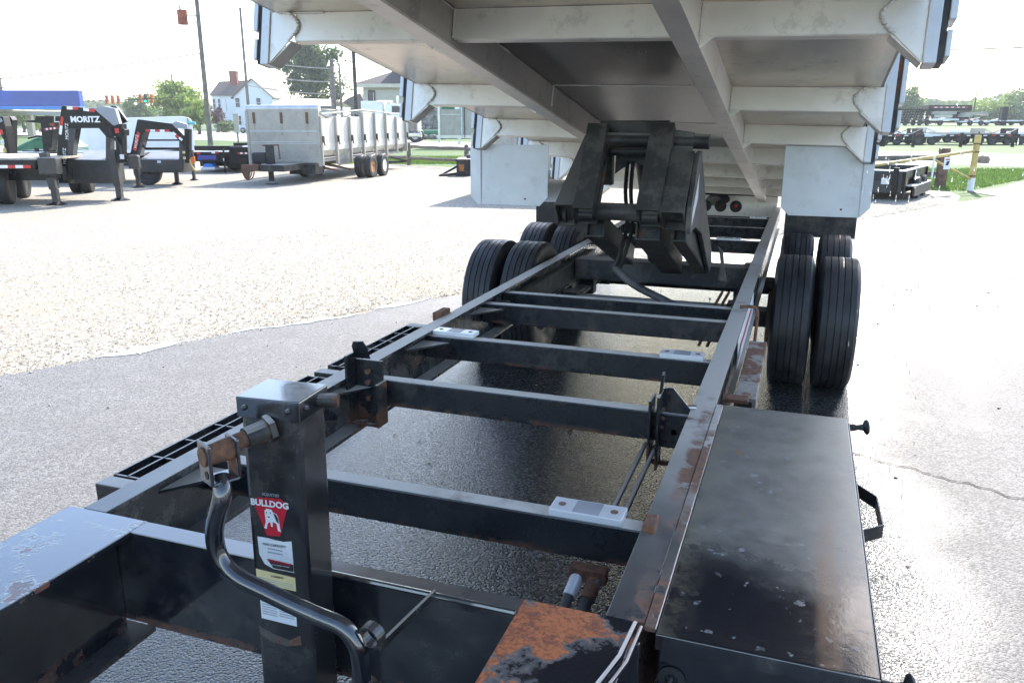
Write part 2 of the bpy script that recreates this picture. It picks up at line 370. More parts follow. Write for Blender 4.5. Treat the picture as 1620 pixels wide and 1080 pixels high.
def npmesh(name, V, nper, mat, parent=None, kind=None, tri=False):
    """many loose small faces (leaves, blades) at once; V is (n*nper, 3)"""
    if parent is not None:
        top = parent
        while top.parent: top = top.parent
        inv = np.array(ROOT[top.name].inverted()); V = V@inv[:3, :3].T+inv[:3, 3]
    n = len(V)//nper; me = bpy.data.meshes.new(name); me.vertices.add(len(V)); me.vertices.foreach_set('co', V.astype(np.float32).ravel())
    me.loops.add(n*nper); me.loops.foreach_set('vertex_index', np.arange(n*nper, dtype=np.int32)); me.polygons.add(n)
    me.polygons.foreach_set('loop_start', np.arange(0, n*nper, nper, dtype=np.int32)); me.polygons.foreach_set('loop_total', np.full(n, nper, dtype=np.int32))
    me.update(calc_edges=True); me.validate(); me.materials.append(mat); o = bpy.data.objects.new(name, me); COL.objects.link(o)
    if parent is not None: o.parent = parent
    if kind: o['kind'] = kind
    return o
def text_mesh(body, size, mat, name, parent, o, ax, ay, ext=.002, align='CENTER', bold=0.):
    c = bpy.data.curves.new('txt', 'FONT'); c.body = body; c.size = size; c.align_x = align; c.align_y = 'CENTER'; c.extrude = ext; c.offset = bold; c.resolution_u = 3
    t = bpy.data.objects.new('txt', c); COL.objects.link(t); dg = bpy.context.evaluated_depsgraph_get(); me = bpy.data.meshes.new_from_object(t.evaluated_get(dg))
    bpy.data.objects.remove(t); ax, ay, o = Vector(ax), Vector(ay), Vector(o); az = ax.cross(ay)
    mb = MB(); mb.add([o+ax*v.co.x+ay*v.co.y+az*v.co.z for v in me.vertices], [tuple(p.vertices) for p in me.polygons])
    return mb.build(name, mat, parent)

# ------------------------------------------------------------------ the setting: ground
def sstep(x, a, b): t = np.clip((x-a)/(b-a), 0, 1); return t*t*(3-2*t)
def hterr(D, L): return 1.0*sstep(D, 58, 92)*sstep(L, -2, 12)+sstep(D, 150, 500)*2.0
ds = np.concatenate([np.array([-300, -100, -40, -10]), np.arange(0, 60, 10), np.arange(60, 100, 3), np.array([110, 130, 160, 200, 260, 350, 500, 800, 1300])])
ls = np.concatenate([np.array([-1300, -700, -350, -200, -120]), np.arange(-80, 121, 5), np.array([160, 250, 400, 800, 1300])])
gm = MB(); nd, nl_ = len(ds), len(ls)
for d in ds:
    for l in ls: gm.v.append(G(d, l, float(hterr(d, l))))
for i in range(nd-1):
    for j in range(nl_-1): gm.f.append((i*nl_+j, i*nl_+j+1, (i+1)*nl_+j+1, (i+1)*nl_+j))
gm.build('ground', M['grass'], smooth=True, kind='structure')
def sheet(name, pts, z, mat, kind='structure'):
    m = MB(); m.add([(p[0], p[1], z) for p in pts], [tuple(range(len(pts)))]); return m.build(name, mat, kind=kind)
E0 = Vector((-4.62, 3.4)); ED = Vector((5.82, 11.2)).normalized(); EN = Vector((-ED.y, ED.x))
def edge_pt(t, amp=1.): 
    w = (math.sin(t*1.7)*.05+math.sin(t*4.3+1)*.03+math.sin(t*11.1+2)*.018+math.sin(t*23.)*.009)*amp
    return E0+ED*t+EN*w
gp = [G(-30, -60), G(-30, 3)]
gravel_poly = [G(-12, -60), G(-12, -4)]+[Vector((E0.x+ED.x*t+1.2, E0.y+ED.y*t, 0)) for t in (-14, 0, 12.)]+[Vector((3.2, 19.6, 0)), G(18.4, 9.9), G(20.4, 7.5), G(23.5, 3), G(29.5, -3.7), G(36, -9), G(50, -19), G(58, -60)]
sheet('gravel_lot', gravel_poly, .004, M['gravel'])
ap = [edge_pt(t)+EN*random.uniform(-.022, .022) for t in np.arange(-14, 18.4, .035)]
asph = [(p.x, p.y) for p in ap]+[tuple(G(18.3, 10.3)[:2]), tuple(G(19.4, 11.7)[:2]), tuple(G(21.2, 13.2)[:2]), tuple(G(22.5, 20)[:2]), tuple(G(21, 70)[:2]), tuple(G(-40, 60)[:2]), tuple(G(-40, 5)[:2])]
sheet('asphalt_drive', asph, .012, M['asphalt'])
road = [G(31, 14.9), G(50.5, -4.6), G(66, -23), G(88, -48), G(150, -120), G(175, -120), G(118, -41), G(62.4, -5.7), G(42, 20), G(24, 45), G(16, 36)]
road = [G(12, 36), G(31, 14.9), G(50.5, -4.6), G(66, -23), G(95, -60), G(140, -120), G(190, -120), G(118, -41), G(62.4, -5.7), G(42.5, 20), G(24, 46)]
sheet('road', road, .010, M['road'])
# loose crushed stone lying over the gravel lot, thick along the edge of the asphalt
def scatter_stones(n, tr, wr, s0, s1, name, mat, zoff=.008):
    t = rng.uniform(*tr, n); w = np.abs(wr[0]+rng.random(n)**wr[2]*(wr[1]-wr[0])); x = E0.x+ED.x*t+EN.x*w*np.sign(wr[1]); y = E0.y+ED.y*t+EN.y*w*np.sign(wr[1])
    s = rng.uniform(s0, s1, n)**1.0; base = np.array([(1, 0, 0), (-1, 0, 0), (0, 1, 0), (0, -1, 0), (0, 0, 1), (0, 0, -1)], float)
    P = base[None]+rng.normal(0, .28, (n, 6, 3)); P *= s[:, None, None]*np.array([1, 1, .34]); a = rng.uniform(0, 6.28, n); c, si = np.cos(a), np.sin(a)
    X = P[:, :, 0]*c[:, None]-P[:, :, 1]*si[:, None]+x[:, None]; Y = P[:, :, 0]*si[:, None]+P[:, :, 1]*c[:, None]+y[:, None]; Z = P[:, :, 2]+zoff+s[:, None]*.35
    V = np.stack([X, Y, Z], 2).reshape(-1, 3); F = np.array([(0, 2, 4), (2, 1, 4), (1, 3, 4), (3, 0, 4), (2, 0, 5), (1, 2, 5), (3, 1, 5), (0, 3, 5)])
    F = (F[None]+np.arange(n)[:, None, None]*6).reshape(-1, 3); me = bpy.data.meshes.new(name); me.vertices.add(len(V)); me.vertices.foreach_set('co', V.astype(np.float32).ravel())
    me.loops.add(F.size); me.loops.foreach_set('vertex_index', F.astype(np.int32).ravel()); me.polygons.add(len(F)); me.polygons.foreach_set('loop_start', np.arange(0, F.size, 3, dtype=np.int32)); me.polygons.foreach_set('loop_total', np.full(len(F), 3, dtype=np.int32))
    me.update(calc_edges=True); me.materials.append(mat); o = bpy.data.objects.new(name, me); COL.objects.link(o); o['kind'] = 'stuff'; return o
tag(scatter_stones(30000, (-3, 16), (0.02, 5., 2.), .004, .011, 'gravel', M['stones']), 'pale crushed stone lying loose over the lot beside the asphalt', 'gravel')
tag(scatter_stones(220, (-3, 12), (-.02, -3.5, 3.), .004, .013, 'stray_gravel', M['stones'], .013), 'stray stones scattered over the asphalt beside the gravel', 'gravel')
# thin puddles along the joint
for (t0, t1, wd, lab) in ((-3.4, -1.2, .14, 'long thin puddle at the gravel edge nearest the camera'), (.55, 1.25, .17, 'short broad puddle in the gravel edge beside the jack'),
                          (1.5, 2.6, .10, 'narrow puddle along the middle of the gravel edge'), (2.75, 3.4, .13, 'puddle on the gravel edge nearest the left wheels')):
    m = MB(); a = []; b = []
    for k in range(45):
        u = k/44; t = t0+(t1-t0)*u; w = .62*wd*math.sin(math.pi*u)**.6*(1+.45*math.sin(t*9)+.25*math.sin(t*31)); p = edge_pt(t); q = p+EN*w*.8; r = p-EN*w*.35; a.append((q.x, q.y, .016)); b.append((r.x, r.y, .016))
    m.add(a+b[::-1], [tuple(range(90))]); o = m.build('puddle', M['puddle']); tag(o, lab, 'puddle', 'puddles along the gravel edge')
# a crack in the asphalt on the right and its tar
m = MB(); pts = []
for k in range(60):
    u = k/59; pts.append(Vector((.30+u*1.5, 3.93-.62*u+.012*math.sin(u*40)+.008*math.sin(u*97+1)+random.uniform(-.008, .008), 0)))
for k in range(59):
    w0 = .0028+.004*abs(math.sin(k*.7)*math.sin(k*2.3)); w1 = .0028+.004*abs(math.sin((k+1)*.7)*math.sin((k+1)*2.3)); p, q = pts[k], pts[k+1]
    m.quad((p.x, p.y-w0, .0165), (q.x, q.y-w1, .0165), (q.x, q.y+w1, .0165), (p.x, p.y+w0, .0165))
M['crack'] = plain('open_crack_dirt', (.03, .027, .022), .95, var=.3)
m.build('asphalt_crack', M['crack'], kind='structure')

# ------------------------------------------------------------------ the dump trailer in front of the camera
TR = thing('dump_trailer', 'black gooseneck dump trailer with bare frame and raised aluminium bed', 'trailer', (-.87, 5, 0))
ZF = .68
XL0, XL1, XR0, XR1 = -1.53, -1.465, -.272, -.20
def rail(x0, x1, webx, inner):
    m = MB()
    ya, yb = 1.27, 9.3
    m.box((x0, ya, ZF-.012), (x1, yb, ZF)); m.box((webx-.005, ya, ZF-.192), (webx+.005, yb, ZF-.0125)); m.box((x0, ya, ZF-.204), (x1, yb, ZF-.1925))
    return m.build('frame_rail', M['rail'], TR, .0012)
# left rail: wide bottom flange showing inside
m = MB(); m.box((-1.53, 1.272, ZF-.012), (-1.463, 9.3, ZF)); m.box((-1.505, 1.272, ZF-.192), (-1.495, 9.3, ZF-.0125)); m.box((-1.555, 1.272, ZF-.206), (-1.435, 9.3, ZF-.1925)); m.build('frame_rail', M['rail'], TR, .0012)
m = MB(); m.box((-.272, 1.272, ZF-.012), (-.200, 9.3, ZF)); m.box((-.222, 1.272, ZF-.192), (-.212, 9.3, ZF-.0125)); m.box((-.30, 1.272, ZF-.206), (-.19, 9.3, ZF-.1925)); m.build('frame_rail', M['rail'], TR, .0012)
# crossmembers: box tubes
CMY = [1.64, 2.42, 3.03, 3.70, 3.99, 6.40, 7.25, 7.95]
for y in CMY:
    box('crossmember', (-1.494, y-.0, .562), (-.223, y+.052, .662), M['steel'], TR, .006)
# gussets (triangular ears) at the left ends
for y in (1.64, 2.42, 3.03, 3.70):
    MB().prism([(0, 0), (.125, 0), (0, -.17)], (-1.494, y-.004, .632), (1, 0, 0), (0, 1, 0), (0, 0, .008)).build('gusset', M['steel'], TR)
for y in (1.64, 3.03, 3.70): MB().prism([(0, 0), (-.06, 0), (0, -.09)], (-.223, y-.004, .60), (1, 0, 0), (0, 1, 0), (0, 0, .008)).build('gusset', M['steel'], TR)
# white wear pads bolted on top of the crossmembers
def pad(x0, x1, y, marks, sk=0.):
    c = Vector(((x0+x1)/2, y+.026, .671)); a = Vector((1, sk, 0)).normalized(); b = Vector((-a.y, a.x, 0))
    p = MB().obox(c, a*(x1-x0)/2, b*.034, (0, 0, .0085)).build('wear_pad', M['aluplate'], TR, .001)
    MB().obox(c+a*.0+Vector((0, 0, .0086)), a*.032, b*.030, (0, 0, .0004)).build('scuff_mark', M['inkgrey'], p)
    for sgn in (-1, 1): MB().lathe([(0, .0), (.009, .0), (.009, .0015), (.004, .0016), (0, .0016)], c+a*sgn*(x1-x0)*.36+Vector((0, 0, .0085)), (0, 0, 1), 14).build('bolt_hole', M['rust'], p)
pad(-.497, -.322, 1.648, 1, -.0); pad(-1.462, -1.27, 3.06, 1, -.02); pad(-.472, -.305, 3.045, 1, .01)
pad(-.60, -.42, 6.40, 0); pad(-.45, -.30, 7.95, 0)
box('hose_clip', (-.268, 1.60, .663), (-.240, 1.66, .700), M['rust'], TR, .004)
# front channel and gooseneck beams coming toward the camera
m = MB(); m.box((-1.34, 1.218, .668), (-.43, 1.270, .68)); m.box((-1.565, 1.224, .445), (-.20, 1.232, .6675)); m.box((-1.34, 1.2325, .433), (-.43, 1.27, .4448)); m.build('front_channel', M['channel'], TR, .0015)
m = MB(); m.tube([(-.83, 1.222, .681), (-.432, 1.222, .681)], .006, 8); m.build('weld_bead', M['gloss'], TR, smooth=True)
def neck(x0, x1, name_mat, webs, ya=-1.6):
    t = MB().box((x0, ya, .668), (x1, 1.2705, .6805)).build('gooseneck_beam', name_mat, TR, .0015)
    w = MB()
    for xw in webs: w.box((xw-.006, ya, .4205), (xw+.006, 1.222, .6675))
    w.build('beam_web', M['channel'], t, .0015); w = MB(); w.box((x0, ya, .408), (x1+.004, 1.25, .4195)); w.build('beam_flange', M['rail'], t, .0015)
    return t
nl = neck(-1.568, -1.338, M['topplate'], (-1.395,)); nr = neck(-.430, -.213, M['rustplate'], (-.422, -.222))
# box section side plate closing the right beam and weld seam
m = MB(); m.tube([(-.215, 1.262, .683), (-.222, 1.16, .683), (-.262, .98, .683), (-.30, .7, .683)], .005, 8)
m.tube([(-.203, 1.255, .682), (-.208, 1.15, .682), (-.248, .97, .682), (-.285, .7, .682)], .004, 8); m.build('weld_bead', M['gloss'], nr, smooth=True)

# ---- landing jack
JX, JY, JZ = -.852, 1.137, 1.093; ja = R(7)
ax = Vector((math.cos(ja), math.sin(ja)*.25+.05, 0)).normalized(); ay = Vector((-ax.y, ax.x, 0)); hw, hd = .058, .048
def jp(u, v, z): return Vector((JX, JY, 0))+ax*u+ay*v+Vector(((z-.62)*.0175, 0, z))
jk = MB().obox(jp(0, 0, .62), ax*hw, ay*hd, (.008, 0, .455)).build('landing_jack', M['jack'], TR, .010)
box_ = MB().obox(jp(0, 0, JZ), ax*(hw+.004), ay*(hd+.004), (0, 0, .0025)).build('jack_lid', M['gloss'], jk, .002)
MB().obox(jp(0, -hd-.0022, JZ-.018), ax*(hw+.003), ay*.0016, (0, 0, .017)).build('lid_flange', M['gloss'], jk, .001)
MB().obox(jp(hw+.0022, 0, JZ-.018), ax*.0016, ay*(hd+.003), (0, 0, .017)).build('lid_flange', M['gloss'], jk, .001)
for (u, v, a) in ((-.045, -hd-.005, ay), (.04, -hd-.005, ay), (hw+.005, -.03, ax), (hw+.005, .033, ax)):
    MB().sphere(jp(u, v, JZ-.016), .0055, 8, 5).build('rivet', M['steel'], jk, smooth=True)
m = MB(); m.lathe([(0, 0), (.024, 0), (.026, -.008), (.0, -.008)], jp(0, 0, 0)+Vector((0, 0, 1.0)), (0, 0, 1), 6)
# crank input shaft on the left-front face, hex nut and bushing
S0 = jp(.004, -hd, 1.043); sd = (-ay*1.0-ax*.62+Vector((0, 0, -.16))).normalized()
MB().lathe([(0, 0), (.026, 0), (.026, .012), (0, .012)], S0, sd, 6).build('hex_nut', M['steel'], jk, .001)
MB().tube([S0, S0+sd*.125], .0145, 16).build('crank_shaft', M['rust'], jk, smooth=True)
MB().tube([S0+sd*.01, S0+sd*.05], .019, 16).build('shaft_bushing', M['oldblack'], jk, smooth=True)
# U-shaped clevis around the shaft end
C0 = S0+sd*.098+Vector((0, 0, -.018)); ca = Vector((-sd.y, sd.x, 0)).normalized(); cs = Vector((sd.x, sd.y, 0)).normalized()
clv = MB()
for k in (-1, 1): clv.obox(C0+cs*.024*k, ca*.023, cs*.0032, (0, 0, .036))
clv.obox(C0+Vector((0, 0, -.034)), ca*.023, cs*.024, (0, 0, .0035))
clevis = clv.build('crank_clevis', M['gloss'], jk, .003)
MB().obox(C0-cs*.0208, ca*.016, cs*.0006, (0, 0, .030)).build('rust_patch', M['rust'], clevis)
MB().obox(C0-cs*.0276+Vector((0, 0, -.002)), ca*.006, cs*.0006, (0, 0, .018)).build('clevis_slot', M['ink'], clevis)
MB().tube([C0+cs*.0276+ca*.008+Vector((0, 0, -.018)), C0+cs*.0282+ca*.008+Vector((0, 0, -.018))], .007, 14).build('pin_hole', M['ink'], clevis)
MB().tube([C0-ca*.0+Vector((0, 0, .012))-cs*.028, C0+Vector((0, 0, .012))+cs*.03], .017, 16).build('pivot_pin', M['rust'], clevis, smooth=True)
# folded crank handle: bent bar
hp = [C0+Vector((0, 0, -.035)), C0+Vector((-.004, .002, -.075)), C0+Vector((-.014, 0, -.120))]
H = [C0+Vector((0, 0, -.032)), Vector((-.868, .985, .955)), Vector((-.890, .985, .895)), Vector((-.892, .985, .853)), Vector((-.878, .985, .823)), Vector((-.848, .985, .803)), Vector((-.80, .985, .790)), Vector((-.75, .985, .777)), Vector((-.70, .988, .763)), Vector((-.655, .99, .752)), Vector((-.634, .99, .732)), Vector((-.624, .99, .70)), Vector((-.622, .99, .60)), Vector((-.622, .99, .50))]
def smooth_path(P, n=6):
    out = []
    for i in range(len(P)-1):
        p0 = P[max(i-1, 0)]; p1 = P[i]; p2 = P[i+1]; p3 = P[min(i+2, len(P)-1)]
        for k in range(n):
            t = k/n; out.append(.5*((2*p1)+(-p0+p2)*t+(2*p0-5*p1+4*p2-p3)*t*t+(-p0+3*p1-3*p2+p3)*t**3))
    return out+[P[-1]]
hd_ = MB().tube(smooth_path(H, 5), .0155, 18).build('crank_handle', M['gloss'], jk, smooth=True)
MB().tube([Vector((-.622, .99, .655)), Vector((-.622, .99, .50))], .019, 18).build('handle_grip', M['gloss'], hd_, smooth=True)
# handle holder clip on the channel
m = MB(); cc = Vector((-.605, 1.0, .740)); arc = [cc+Vector((.026*math.cos(t), -.0+.02*math.sin(t)*0, .026*math.sin(t))) for t in np.linspace(-.6, 3.4, 12)]
m.lathe([(.0175, -.010), (.0215, -.010), (.0215, .010), (.0175, .010), (.0175, -.010)], cc, (.15, 1, .1), 24); m.bar(cc+Vector((.012, .004, -.021)), cc+Vector((.012, .217, -.05)), .006, .014); m.build('handle_clip', M['jack'], jk)
# tail of output pin on the right side
MB().tube([jp(hw, .02, 1.075), jp(hw+.035, .03, 1.075)], .013, 14).build('shaft_stub', M['oldblack'], jk, smooth=True)
# stickers on the front face
fy = -hd-.0006
fx = lambda x: x*.70-.010
fz = lambda z: .916+(z-.912)*.92
def onface(pts, name, mat, d=0., z0=0.): return MB().prism([(fx(x)+fz(z)*.0175, fz(z)) for x, z in pts], jp(0, fy-d, z0), ax, (0, 0, 1), -ay*.0006).build(name, mat, jk)
shield = [(-.056, .893), (-.036, .912), (.030, .917), (.056, .905), (.052, .885), (.026, .815), (-.020, .812)]
onface([(x*1.12+.0, (z-.865)*1.10+.865) for x, z in shield], 'emblem_border', M['ink'])
onface([(x, z) for x, z in [(-.052, .893), (-.034, .899), (.03, .902), (.050, .890), (.048, .883), (.022, .820), (-.016, .817)]], 'emblem_shield', M['labelred'], .0007)
text_mesh('BULLDOG', .0235*.72, M['label'], 'emblem_lettering', jk, jp(fx(.0), fy-.0022, fz(.889)), ax, (0, 0, 1), .0003, bold=.0006)
text_mesh('ADJUSTED', .0105*.72, M['inkgrey'], 'emblem_lettering', jk, jp(fx(.004), fy-.0016, fz(.9085)), ax, (0, 0, 1), .0003)
dog = [(-.018, .872), (-.012, .877), (.002, .876), (.007, .870), (.016, .868), (.022, .858), (.024, .835), (.027, .831), (.018, .831), (.015, .847), (.004, .850), (.003, .839), (-.002, .839), (-.003, .849), (-.011, .845), (-.015, .833), (-.022, .834), (-.016, .848), (-.017, .861)]
onface(dog, 'emblem_dog', M['label'], .0014)
for p in ([(.008, .869), (.015, .867), (.021, .858), (.022, .848), (.016, .852)], [(-.014, .869), (-.011, .871), (-.010, .868)], [(-.003, .870), (0, .871), (.001, .867)], [(-.010, .861), (-.002, .861), (-.006, .858)]): onface(p, 'emblem_marking', M['ink'], .0021)
onface([(-.046, .812), (-.02, .812), (.03, .808), (.054, .812), (.056, .742), (-.005, .744), (-.030, .752), (-.044, .772)], 'capacity_label', M['label'], .0)
text_mesh('MAX CAPACITY', .0092*.72, M['ink'], 'label_print', jk, jp(fx(.004), fy-.0013, fz(.798)), ax, (0, 0, 1), .0002)
for i in range(2): onface([(-.018, .790-.008*i), (.026, .7885-.008*i), (.026, .7860-.008*i), (-.018, .7875-.008*i)], 'label_print', M['inkgrey'], .0007)
onface([(-.022, .765), (.055, .760), (.055, .744), (-.004, .746)], 'label_band', M['ink'], .0007)
for k in range(8): onface([(-.015+.0085*k, .7655-.0005*k), (-.010+.0085*k, .7652-.0005*k), (-.014+.0085*k, .7600-.0005*k), (-.019+.0085*k, .7603-.0005*k)], 'hazard_stripe', M['labelred'], .0014)
text_mesh('DO NOT DESTROY THIS LABEL', .0036*.72, M['label'], 'label_print', jk, jp(fx(.019), fy-.0017, fz(.7545)), ax, (0, 0, 1), .0002)
onface([(-.058, .738), (.058, .731), (.058, .700), (-.058, .707)], 'warning_label', M['labelyellow'])
text_mesh('WARNING', .0075*.72, M['ink'], 'label_print', jk, jp(fx(.006), fy-.0013, fz(.727)), ax, (0, 0, 1), .0002)
for k in range(3): onface([(-.05, .7205-.0045*k), (.05, .7145-.0045*k), (.05, .7133-.0045*k), (-.05, .7193-.0045*k)], 'label_print', M['inkgrey'], .0007)
onface([(-.052, .690), (.054, .684), (.054, .618), (-.052, .624)], 'instruction_label', M['label'])
for k in range(9):
    for a, b in ((-.047, -.003), (.004, .048)): onface([(a, .682-.0055*k), (b, .680-.0055*k), (b, .6775-.0055*k), (a, .6795-.0055*k)], 'label_print', M['inkgrey'], .0007)
onface([(-.062, .604), (-.02, .590), (.03, .582), (.062, .598), (.064, .576), (.02, .566), (-.03, .572), (-.06, .585)], 'rust_band', M['rust'], .0)
# foot tube of the jack
MB().obox(jp(0, 0, .25), ax*.05, ay*.04, (0, 0, .16)).build('jack_leg', M['oldblack'], jk, .006)

# ---- expanded step grating outside the left rail
sg = MB()
for (y0, y1) in ((1.47, 2.36), (2.50, 3.14)):
    for x in (-1.635, -1.592, -1.552): sg.bar((x, y0, .655), (x, y1, .655), .006, .022)
    n = int((y1-y0)/.115)
    for k in range(n+1): yy = y0+(y1-y0)*k/n; sg.bar((-1.64, yy, .655), (-1.532, yy, .655), .006, .018)
sg.build('step_grating', M['steel'], TR)
for y in (1.41, 2.41, 3.15): box('step_bracket', (-1.645, y, .60), (-1.531, y+.05, .664), M['steel'], TR, .004)
box('step_bracket', (-1.57, 3.28, .66), (-1.531, 3.40, .70), M['rust'], TR, .004)
# ---- bed prop brackets: left and right
bl = MB(); bl.box((-1.462, 2.33, .51), (-1.452, 2.40, .765)); bl.box((-1.4515, 2.39, .51), (-1.345, 2.40, .74)); bl.box((-1.345, 2.33, .51), (-1.335, 2.40, .67)); bl.box((-1.4515, 2.335, .51), (-1.3455, 2.389, .52)); bl.prism([(0, 0), (.062, 0), (.062, .05), (.05, .075), (.01, .07), (0, .05)], (-1.452, 2.385, .745), (1, 0, 0), (0, -.35, .94), (0, .005, .002))
bl.build('prop_bracket', M['steel'], TR, .002)
for z in (.70, .66, .60): MB().tube([(-1.40, 2.389, z), (-1.40, 2.375, z)], .010, 12).build('bolt', M['rust'], TR, smooth=True)
pr_ = MB(); pr_.prism([(.0, .0), (.0, .20), (.018, .205), (.03, .205), (.115, .11), (.115, .04), (.05, 0)], (-.36, 2.43, .54), (1, 0, 0), (0, 0, 1), (0, .008, 0)); pr_.box((-.392, 2.35, .49), (-.384, 2.44, .72)); pr_.box((-.366, 2.35, .49), (-.358, 2.4285, .735))
pr_.prism([(0, 0), (.03, 0), (.012, .14), (-.002, .15), (-.012, .14)], (-.376, 2.40, .66), (0, 1, 0), (.12, -.1, 1), (.008, 0, 0)); pr_.box((-.395, 2.42, .48), (-.27, 2.44, .492))
pr_.build('latch_plate', M['steel'], TR, .0015)
MB().lathe([(0, .008), (.010, .008), (.012, .004), (.012, 0), (0, 0)], (-.318, 2.428, .60), (0, -1, 0), 6).build('bolt', M['zinc'], TR)
MB().tube([(-.255, 2.44, .685), (-.262, 2.44, .685), (-.272, 2.44, .684), (-.285, 2.44, .684)], .008, 10).build('bolt', M['zinc'], TR, smooth=True)
for z in (.65, .68, .62): MB().tube([(-.3575, 2.40, z), (-.349, 2.40, z)], .007, 10).build('bolt', M['rust'], TR, smooth=True)
# hydraulic pipes and hoses
for x in (-.405, -.370): MB().tube([(x, 1.72, .548), (x, 2.41, .553)], .007, 10).build('hydraulic_pipe', M['oldblack'] if x < -.4 else M['oldblack'], TR, smooth=True)
for x in (-.40, -.36): MB().tube([(x, 3.75, .53), (x, 4.55, .53)], .0075, 10).build('hydraulic_pipe', M['rustbar'], TR, smooth=True)
hb = box('hose_bracket', (-.435, 1.60, .525), (-.345, 1.632, .562), M['rustbar'], TR, .004)
for (x, lab) in ((-.415, 0), (-.372, 1)):
    pth = smooth_path([Vector((x, 1.61, .535)), Vector((x-.006, 1.56, .51)), Vector((x-.016, 1.50, .478)), Vector((x-.03, 1.40, .44)), Vector((x-.05, 1.25, .40)), Vector((x-.08, 1.0, .38))], 4)
    h = MB().tube(pth, .0145 if lab else .012, 14).build('hydraulic_hose', M['hose'], TR, smooth=True)
    MB().tube(pth[:5], .0175 if lab else .0155, 14).build('hose_fitting', M['rustbar'] if lab else M['aluplate'], h, smooth=True)
    MB().tube([pth[0]-Vector((0, -.02, -.008)), pth[1]], .011, 6).build('hose_nut', M['rust'], h)

# ---- toolbox on the right
tb = box('toolbox', (-.172, 1.262, .20), (.186, 2.508, .664), M['gloss'], TR, .004)
lid = MB(); lid.box((-.176, 1.250, .665), (.192, 2.512, .680)); lid.build('toolbox_lid', M['lid'], tb, .003)
box('lid_rain_lip', (-.176, 1.2470, .648), (.192, 1.2505, .6795), M['gloss'], tb, .0012)
box('lid_rain_lip', (.192, 1.250, .640), (.1955, 2.512, .6795), M['lid'], tb, .0012)
box('mounting_angle', (-.1985, 1.26, .672), (-.1775, 2.50, .6835), M['rail'], tb, .0015)
MB().tube([(-.178, 1.258, .6815), (-.178, 2.49, .6815)], .0018, 6).build('bright_edge', M['zinc'], tb)
MB().lathe([(0, .0005), (.010, .0005), (.011, 0)], (-.151, 1.578, .6802), (0, 0, 1), 20).build('drain_plug', M['ring'], tb)
MB().lathe([(.011, 0), (.024, 0), (.025, .004), (.012, .005), (.011, 0)], (-.145, 1.262, .585), (0, -1, 0), 22).build('cable_grommet', M['ring'], tb, smooth=True)
MB().tube([(-.145, 1.27, .585), (-.15, 1.22, .575), (-.17, 1.17, .545), (-.20, 1.12, .50)], .0035, 8).build('cable', M['hose'], tb, smooth=True)
m = MB(); m.bar((.196, 2.19, .60), (.253, 2.108, .60), .004, .035); m.bar((.253, 2.108, .60), (.256, 1.95, .60), .004, .035); m.bar((.256, 1.95, .60), (.196, 1.895, .60), .004, .035); m.build('grab_handle', M['oldblack'], tb, .001)
def latch(y, z):
    k = MB().lathe([(0, .062), (.019, .060), (.024, .055), (.021, .050), (.010, .044), (.008, .030), (.011, .014), (.012, 0), (0, 0)], (.194, y, z), (1, .15, .1), 18).build('rubber_latch', M['ring'], tb, smooth=True); return k
latch(2.56-.06, .655); latch(1.30, .63)
# ---- strap winch and square track outside the right rail
wt = box('winch_track', (-.168, 2.86, .53), (-.090, 3.68, .592), M['rustbar'], TR, .004)
box('track_slot', (-.155, 2.8585, .548), (-.104, 2.861, .578), M['ink'], wt)
wb = MB(); wb.box((-.205, 2.80, .46), (-.195, 2.93, .60)); wb.box((-.194, 2.80, .588), (-.115, 2.86, .602)); wb.box((-.194, 2.80, .455), (-.10, 2.86, .468)); wb.build('winch_bracket', M['rust'], TR, .002)
MB().lathe([(0, 0), (.030, 0), (.030, .09)]+sum([[(.034, .095+.012*k), (.028, .101+.012*k)] for k in range(6)], [])+[(.034, .17), (.034, .176), (0, .176)], (-.20, 2.83, .50), (1, 0, 0), 22).build('winch_drum', M['rust'], TR, smooth=True)
m = MB(); m.tube(smooth_path([Vector((-.236, 3.93, .690)), Vector((-.185, 3.93, .695)), Vector((-.155, 3.93, .68)), Vector((-.152, 3.92, .60)), Vector((-.155, 3.9, .50))], 4), .008, 10); m.build('bent_rod', M['rust'], TR, smooth=True)
MB().prism([(3.5, .50), (4.6, .52), (4.5, .66), (3.45, .655)], (-.205, 0, 0), (0, 1, 0), (0, 0, 1), (.002, 0, 0)).build('rail_sticker', M['label'], TR)
MB().prism([(3.6, .56), (4.4, .57), (4.4, .60), (3.6, .59)], (-.2028, 0, 0), (0, 1, 0), (0, 0, 1), (.0008, 0, 0)).build('sticker_stripe', M['labelred'], TR)

# ---- axles, wheels
def wheel(xc, y, outer):
    r = .39; hw_ = .108; prof = [(.215, -.085), (.235, -.100), (.30, -.112), (.352, -.108), (.378, -.098), (.388, -.088)]
    for k in range(4): xg = -.056+.0373*k+(.004 if k == 1 else 0); prof += [(r+.001*(k % 2), xg-.0028), (r-.009, xg-.0022), (r-.009, xg+.0022), (r+.001*(k % 2), xg+.0028)]
    prof += [(.388, .088), (.378, .098), (.352, .108), (.30, .112), (.235, .100), (.215, .085)]
    t = MB().lathe(prof, (xc, y, r), (1, 0, 0), 72).build('tyre', M['rubber'], TR, smooth=True)
    MB().lathe([(.217, -.09), (.205, -.085), (.20, -.02), (.10, -.01 if outer else 0), (0, -.01), (0, .01), (.10, .012), (.20, .03), (.205, .085), (.217, .09)], (xc, y, r), (1, 0, 0), 32).build('rim', M['aluplate'] if outer else M['oldblack'], t, smooth=True)
    return t
